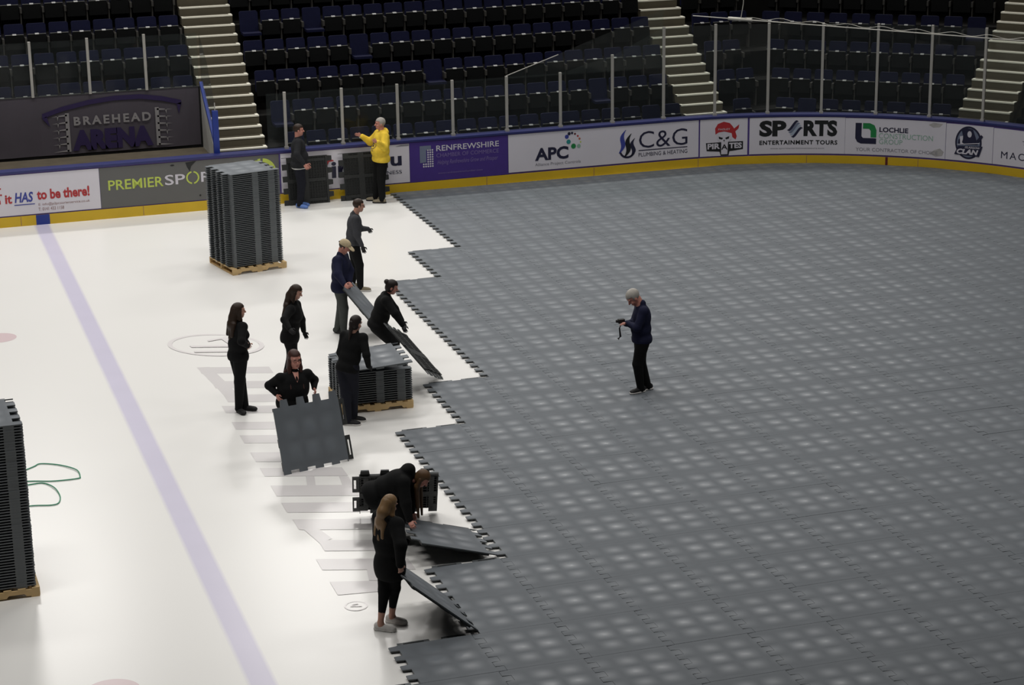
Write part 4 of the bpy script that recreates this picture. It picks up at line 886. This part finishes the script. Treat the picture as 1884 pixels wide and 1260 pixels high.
def chest_logo(c):
    s=c['s']; b=MB(); ctr=c['nk']-c['up']*.24*s+c['F']*.145*s
    from mathutils.bvhtree import BVHTree
    me=c['jk'].data; tr=BVHTree.FromPolygons([v.co[:] for v in me.vertices],[tuple(p.vertices) for p in me.polygons])
    def pt(x,z):
        o_=ctr-c['base']+c['Rt']*x*s+c['up']*z*s+c['F']*.5; h=tr.ray_cast(Vector(o_),Vector(-c['F']))[0]
        return tuple(np.array(h if h is not None else o_-c['F']*.35)+c['F']*.006)
    for r0,r1 in ((.085,.10),):
        for k in range(24):
            a=6.283*k/24; a2=6.283*(k+1)/24
            b.add([pt(r0*math.cos(a),r0*math.sin(a)),pt(r1*math.cos(a),r1*math.sin(a)),pt(r1*math.cos(a2),r1*math.sin(a2)),pt(r0*math.cos(a2),r0*math.sin(a2))],[(0,1,2,3)])
    for x0,x1,z0,z1 in ((-.05,.05,.01,.03),(-.04,.04,-.04,-.02),(-.015,.015,-.05,.05),(-.07,-.01,-.13,-.115)): b.add([pt(x0,z0),pt(x1,z0),pt(x1,z1),pt(x0,z1)],[(0,1,2,3)])
    b.build('chest_print','logo_ink',c['root'])
def shoe_stripes(c):
    s=c['s']
    for q in 'LR':
        an,toe=c['D']['an'+q],c['D']['toe'+q]; fd=nrm((toe-an)*[1,1,0]); sx=np.cross(fd,Z); g0=np.array([an[0],an[1],0])
        b=MB()
        for m_ in (-1,1):
            for k in range(3):
                p=g0+fd*(.035+.03*k)*s+sx*m_*.046*s; b.tube([p+Z*.022-c['base'],p+Z*.066-fd*.02*s-sx*m_*.010*s-c['base']],.0055*s,5)
        b.build('shoe_stripes','shoe_white',c['root'])
def open_collar(c):
    from mathutils.bvhtree import BVHTree
    s=c['s']; me=c['jk'].data; tr=BVHTree.FromPolygons([v.co[:] for v in me.vertices],[tuple(p.vertices) for p in me.polygons])
    def pt(x,z):
        o_=c['nk']-c['base']+c['Rt']*x*s+c['up']*z*s+c['F']*.6; h=tr.ray_cast(Vector(o_),Vector(-c['F']))[0]
        return tuple(np.array(h if h is not None else o_-c['F']*.5)+c['F']*.004)
    b=MB(); b.add([pt(-.05,.04),pt(0,.035),pt(.05,.04),pt(.028,-.04),pt(0,-.10),pt(-.028,-.04)],[(0,1,5),(1,2,3),(1,3,4),(1,4,5)]); b.build('open_collar','skin_red',c['root'])
person('dark_man','person in a charcoal zip top and blue shoe covers, standing in profile by the boards',top='cloth_charcoal',legs='denim_dark',shoe='shoe_blue',hair='hair_brown',skin='skin_red',loose=1.3,wide=1.27,belly=0.05,extra=shirt_hem(.075,'cloth_white'))
person('yellow_man','person with grey hair in a yellow hooded top, one arm stretched out by the boards',top='cloth_yellow',shoe='shoe_tan',sole='shoe_black',hair='hair_grey',skin='skin_red',loose=2.2,wide=1.25,hood=True,belly=.05,extra=chest_logo)
person('grey_man','person in a grey sweater and black gloves walking behind the cap wearer',top='cloth_grey',legs='cloth_black',shoe='shoe_tan',sole='shoe_white',gloves='LR',loose=1.1,extra=spectacles,wide=1.16)
person('cap_man','person in a beige cap and navy top carrying one end of a tile',top='cloth_navy',legs='cloth_grey_green',shoe='shoe_black',hair='hair_brown',skin='skin_red',loose=1.9,wide=1.2,hem=.05,curl=.9,extra=both(cap_hat,shirt_hem(.125,'cloth_white')))
person('left_woman','person in black with very long brown hair standing on the painted roundel, seen from behind',female=True,hstyle='long',hair='hair_brown',loose=1.0,hem=.03,wide=1.2)
person('walk_woman','person in black with long brown hair, hand held low, walking behind the glasses wearer',female=True,hstyle='long',hair='hair_brown',gloves='LR',loose=1.2,hem=.08,wide=1.2)
person('glasses_woman','person in glasses and black polo facing the camera, holding a tile upright',female=True,hstyle='long',hair='hair_auburn',skin='skin_red',wide=1.6,loose=1.0,hem=.08,belly=.04,curl=1.1,extra=both(spectacles,open_collar),hs=1.24)
person('pony_woman','person in black with a dark ponytail, back turned, leaning on the low tile stack',female=True,hstyle='tail',hair='hair_dark',gloves='LR',sole='shoe_white',legs='denim_dark',hem=.02,wide=1.18)
person('bun_woman','person in black with hair in a bun, bent over a slanting dark tile',female=True,hstyle='bun',hair='hair_dark',skin='skin_red',gloves='LR',wide=1.32,loose=1.4,curl=1.0)
person('bend_woman','person in a black hooded coat bent double, long ginger hair hanging, lifting a tile',female=True,hstyle='hang',hair='hair_ginger',skin='skin_red',loose=1.9,wide=1.5,hem=0.07,hood=True,curl=.9)
person('blonde_woman','person with long blonde hair, black coat and white trainers, lifting the nearest tile',female=True,hstyle='long',hair='hair_blonde',top='cloth_black',shoe='shoe_grey',sole='shoe_white',tight=True,loose=2.2,hem=.20,hood=True,ankle_skin=True,curl=1.0,wide=1.24)
person('right_man','person with grey hair in a navy sweater standing alone on the laid tiles, looking down',top='cloth_navy',legs='cloth_black',shoe='shoe_black',sole='shoe_white',hair='hair_grey',skin='skin_red',loose=1.2,wide=1.2,belly=.03,curl=1.0,extra=shoe_stripes,hs=1.16)
D=POSE['right_man']; t=Vector(D['tipL'])*.5+Vector(D['tipR'])*.5; Fv=Vector(D['F'])
o=empty('camera_device',tuple(t),0,'small black camera held by the grey-haired person in the navy sweater','camera')
b=MB(); b.box(-.055,.055,-.035,.035,-.035,.035); b.build('camera_body','shoe_black',o,bevel=.006)
b=MB(); b.tube([(0,0,0),tuple(Fv*.09)],[.026,.024],12); b.build('camera_lens','shoe_black',o)
b=MB(); b.tube([(.04,.02,0),tuple(Fv*.03+Vector((0,0,-.12))),tuple(Fv*.02+Vector((0,-.02,-.26))),tuple(Fv*.06+Vector((0,-.02,-.30)))],[.008,.012,.018,.022],6); b.build('strap','shoe_black',o)
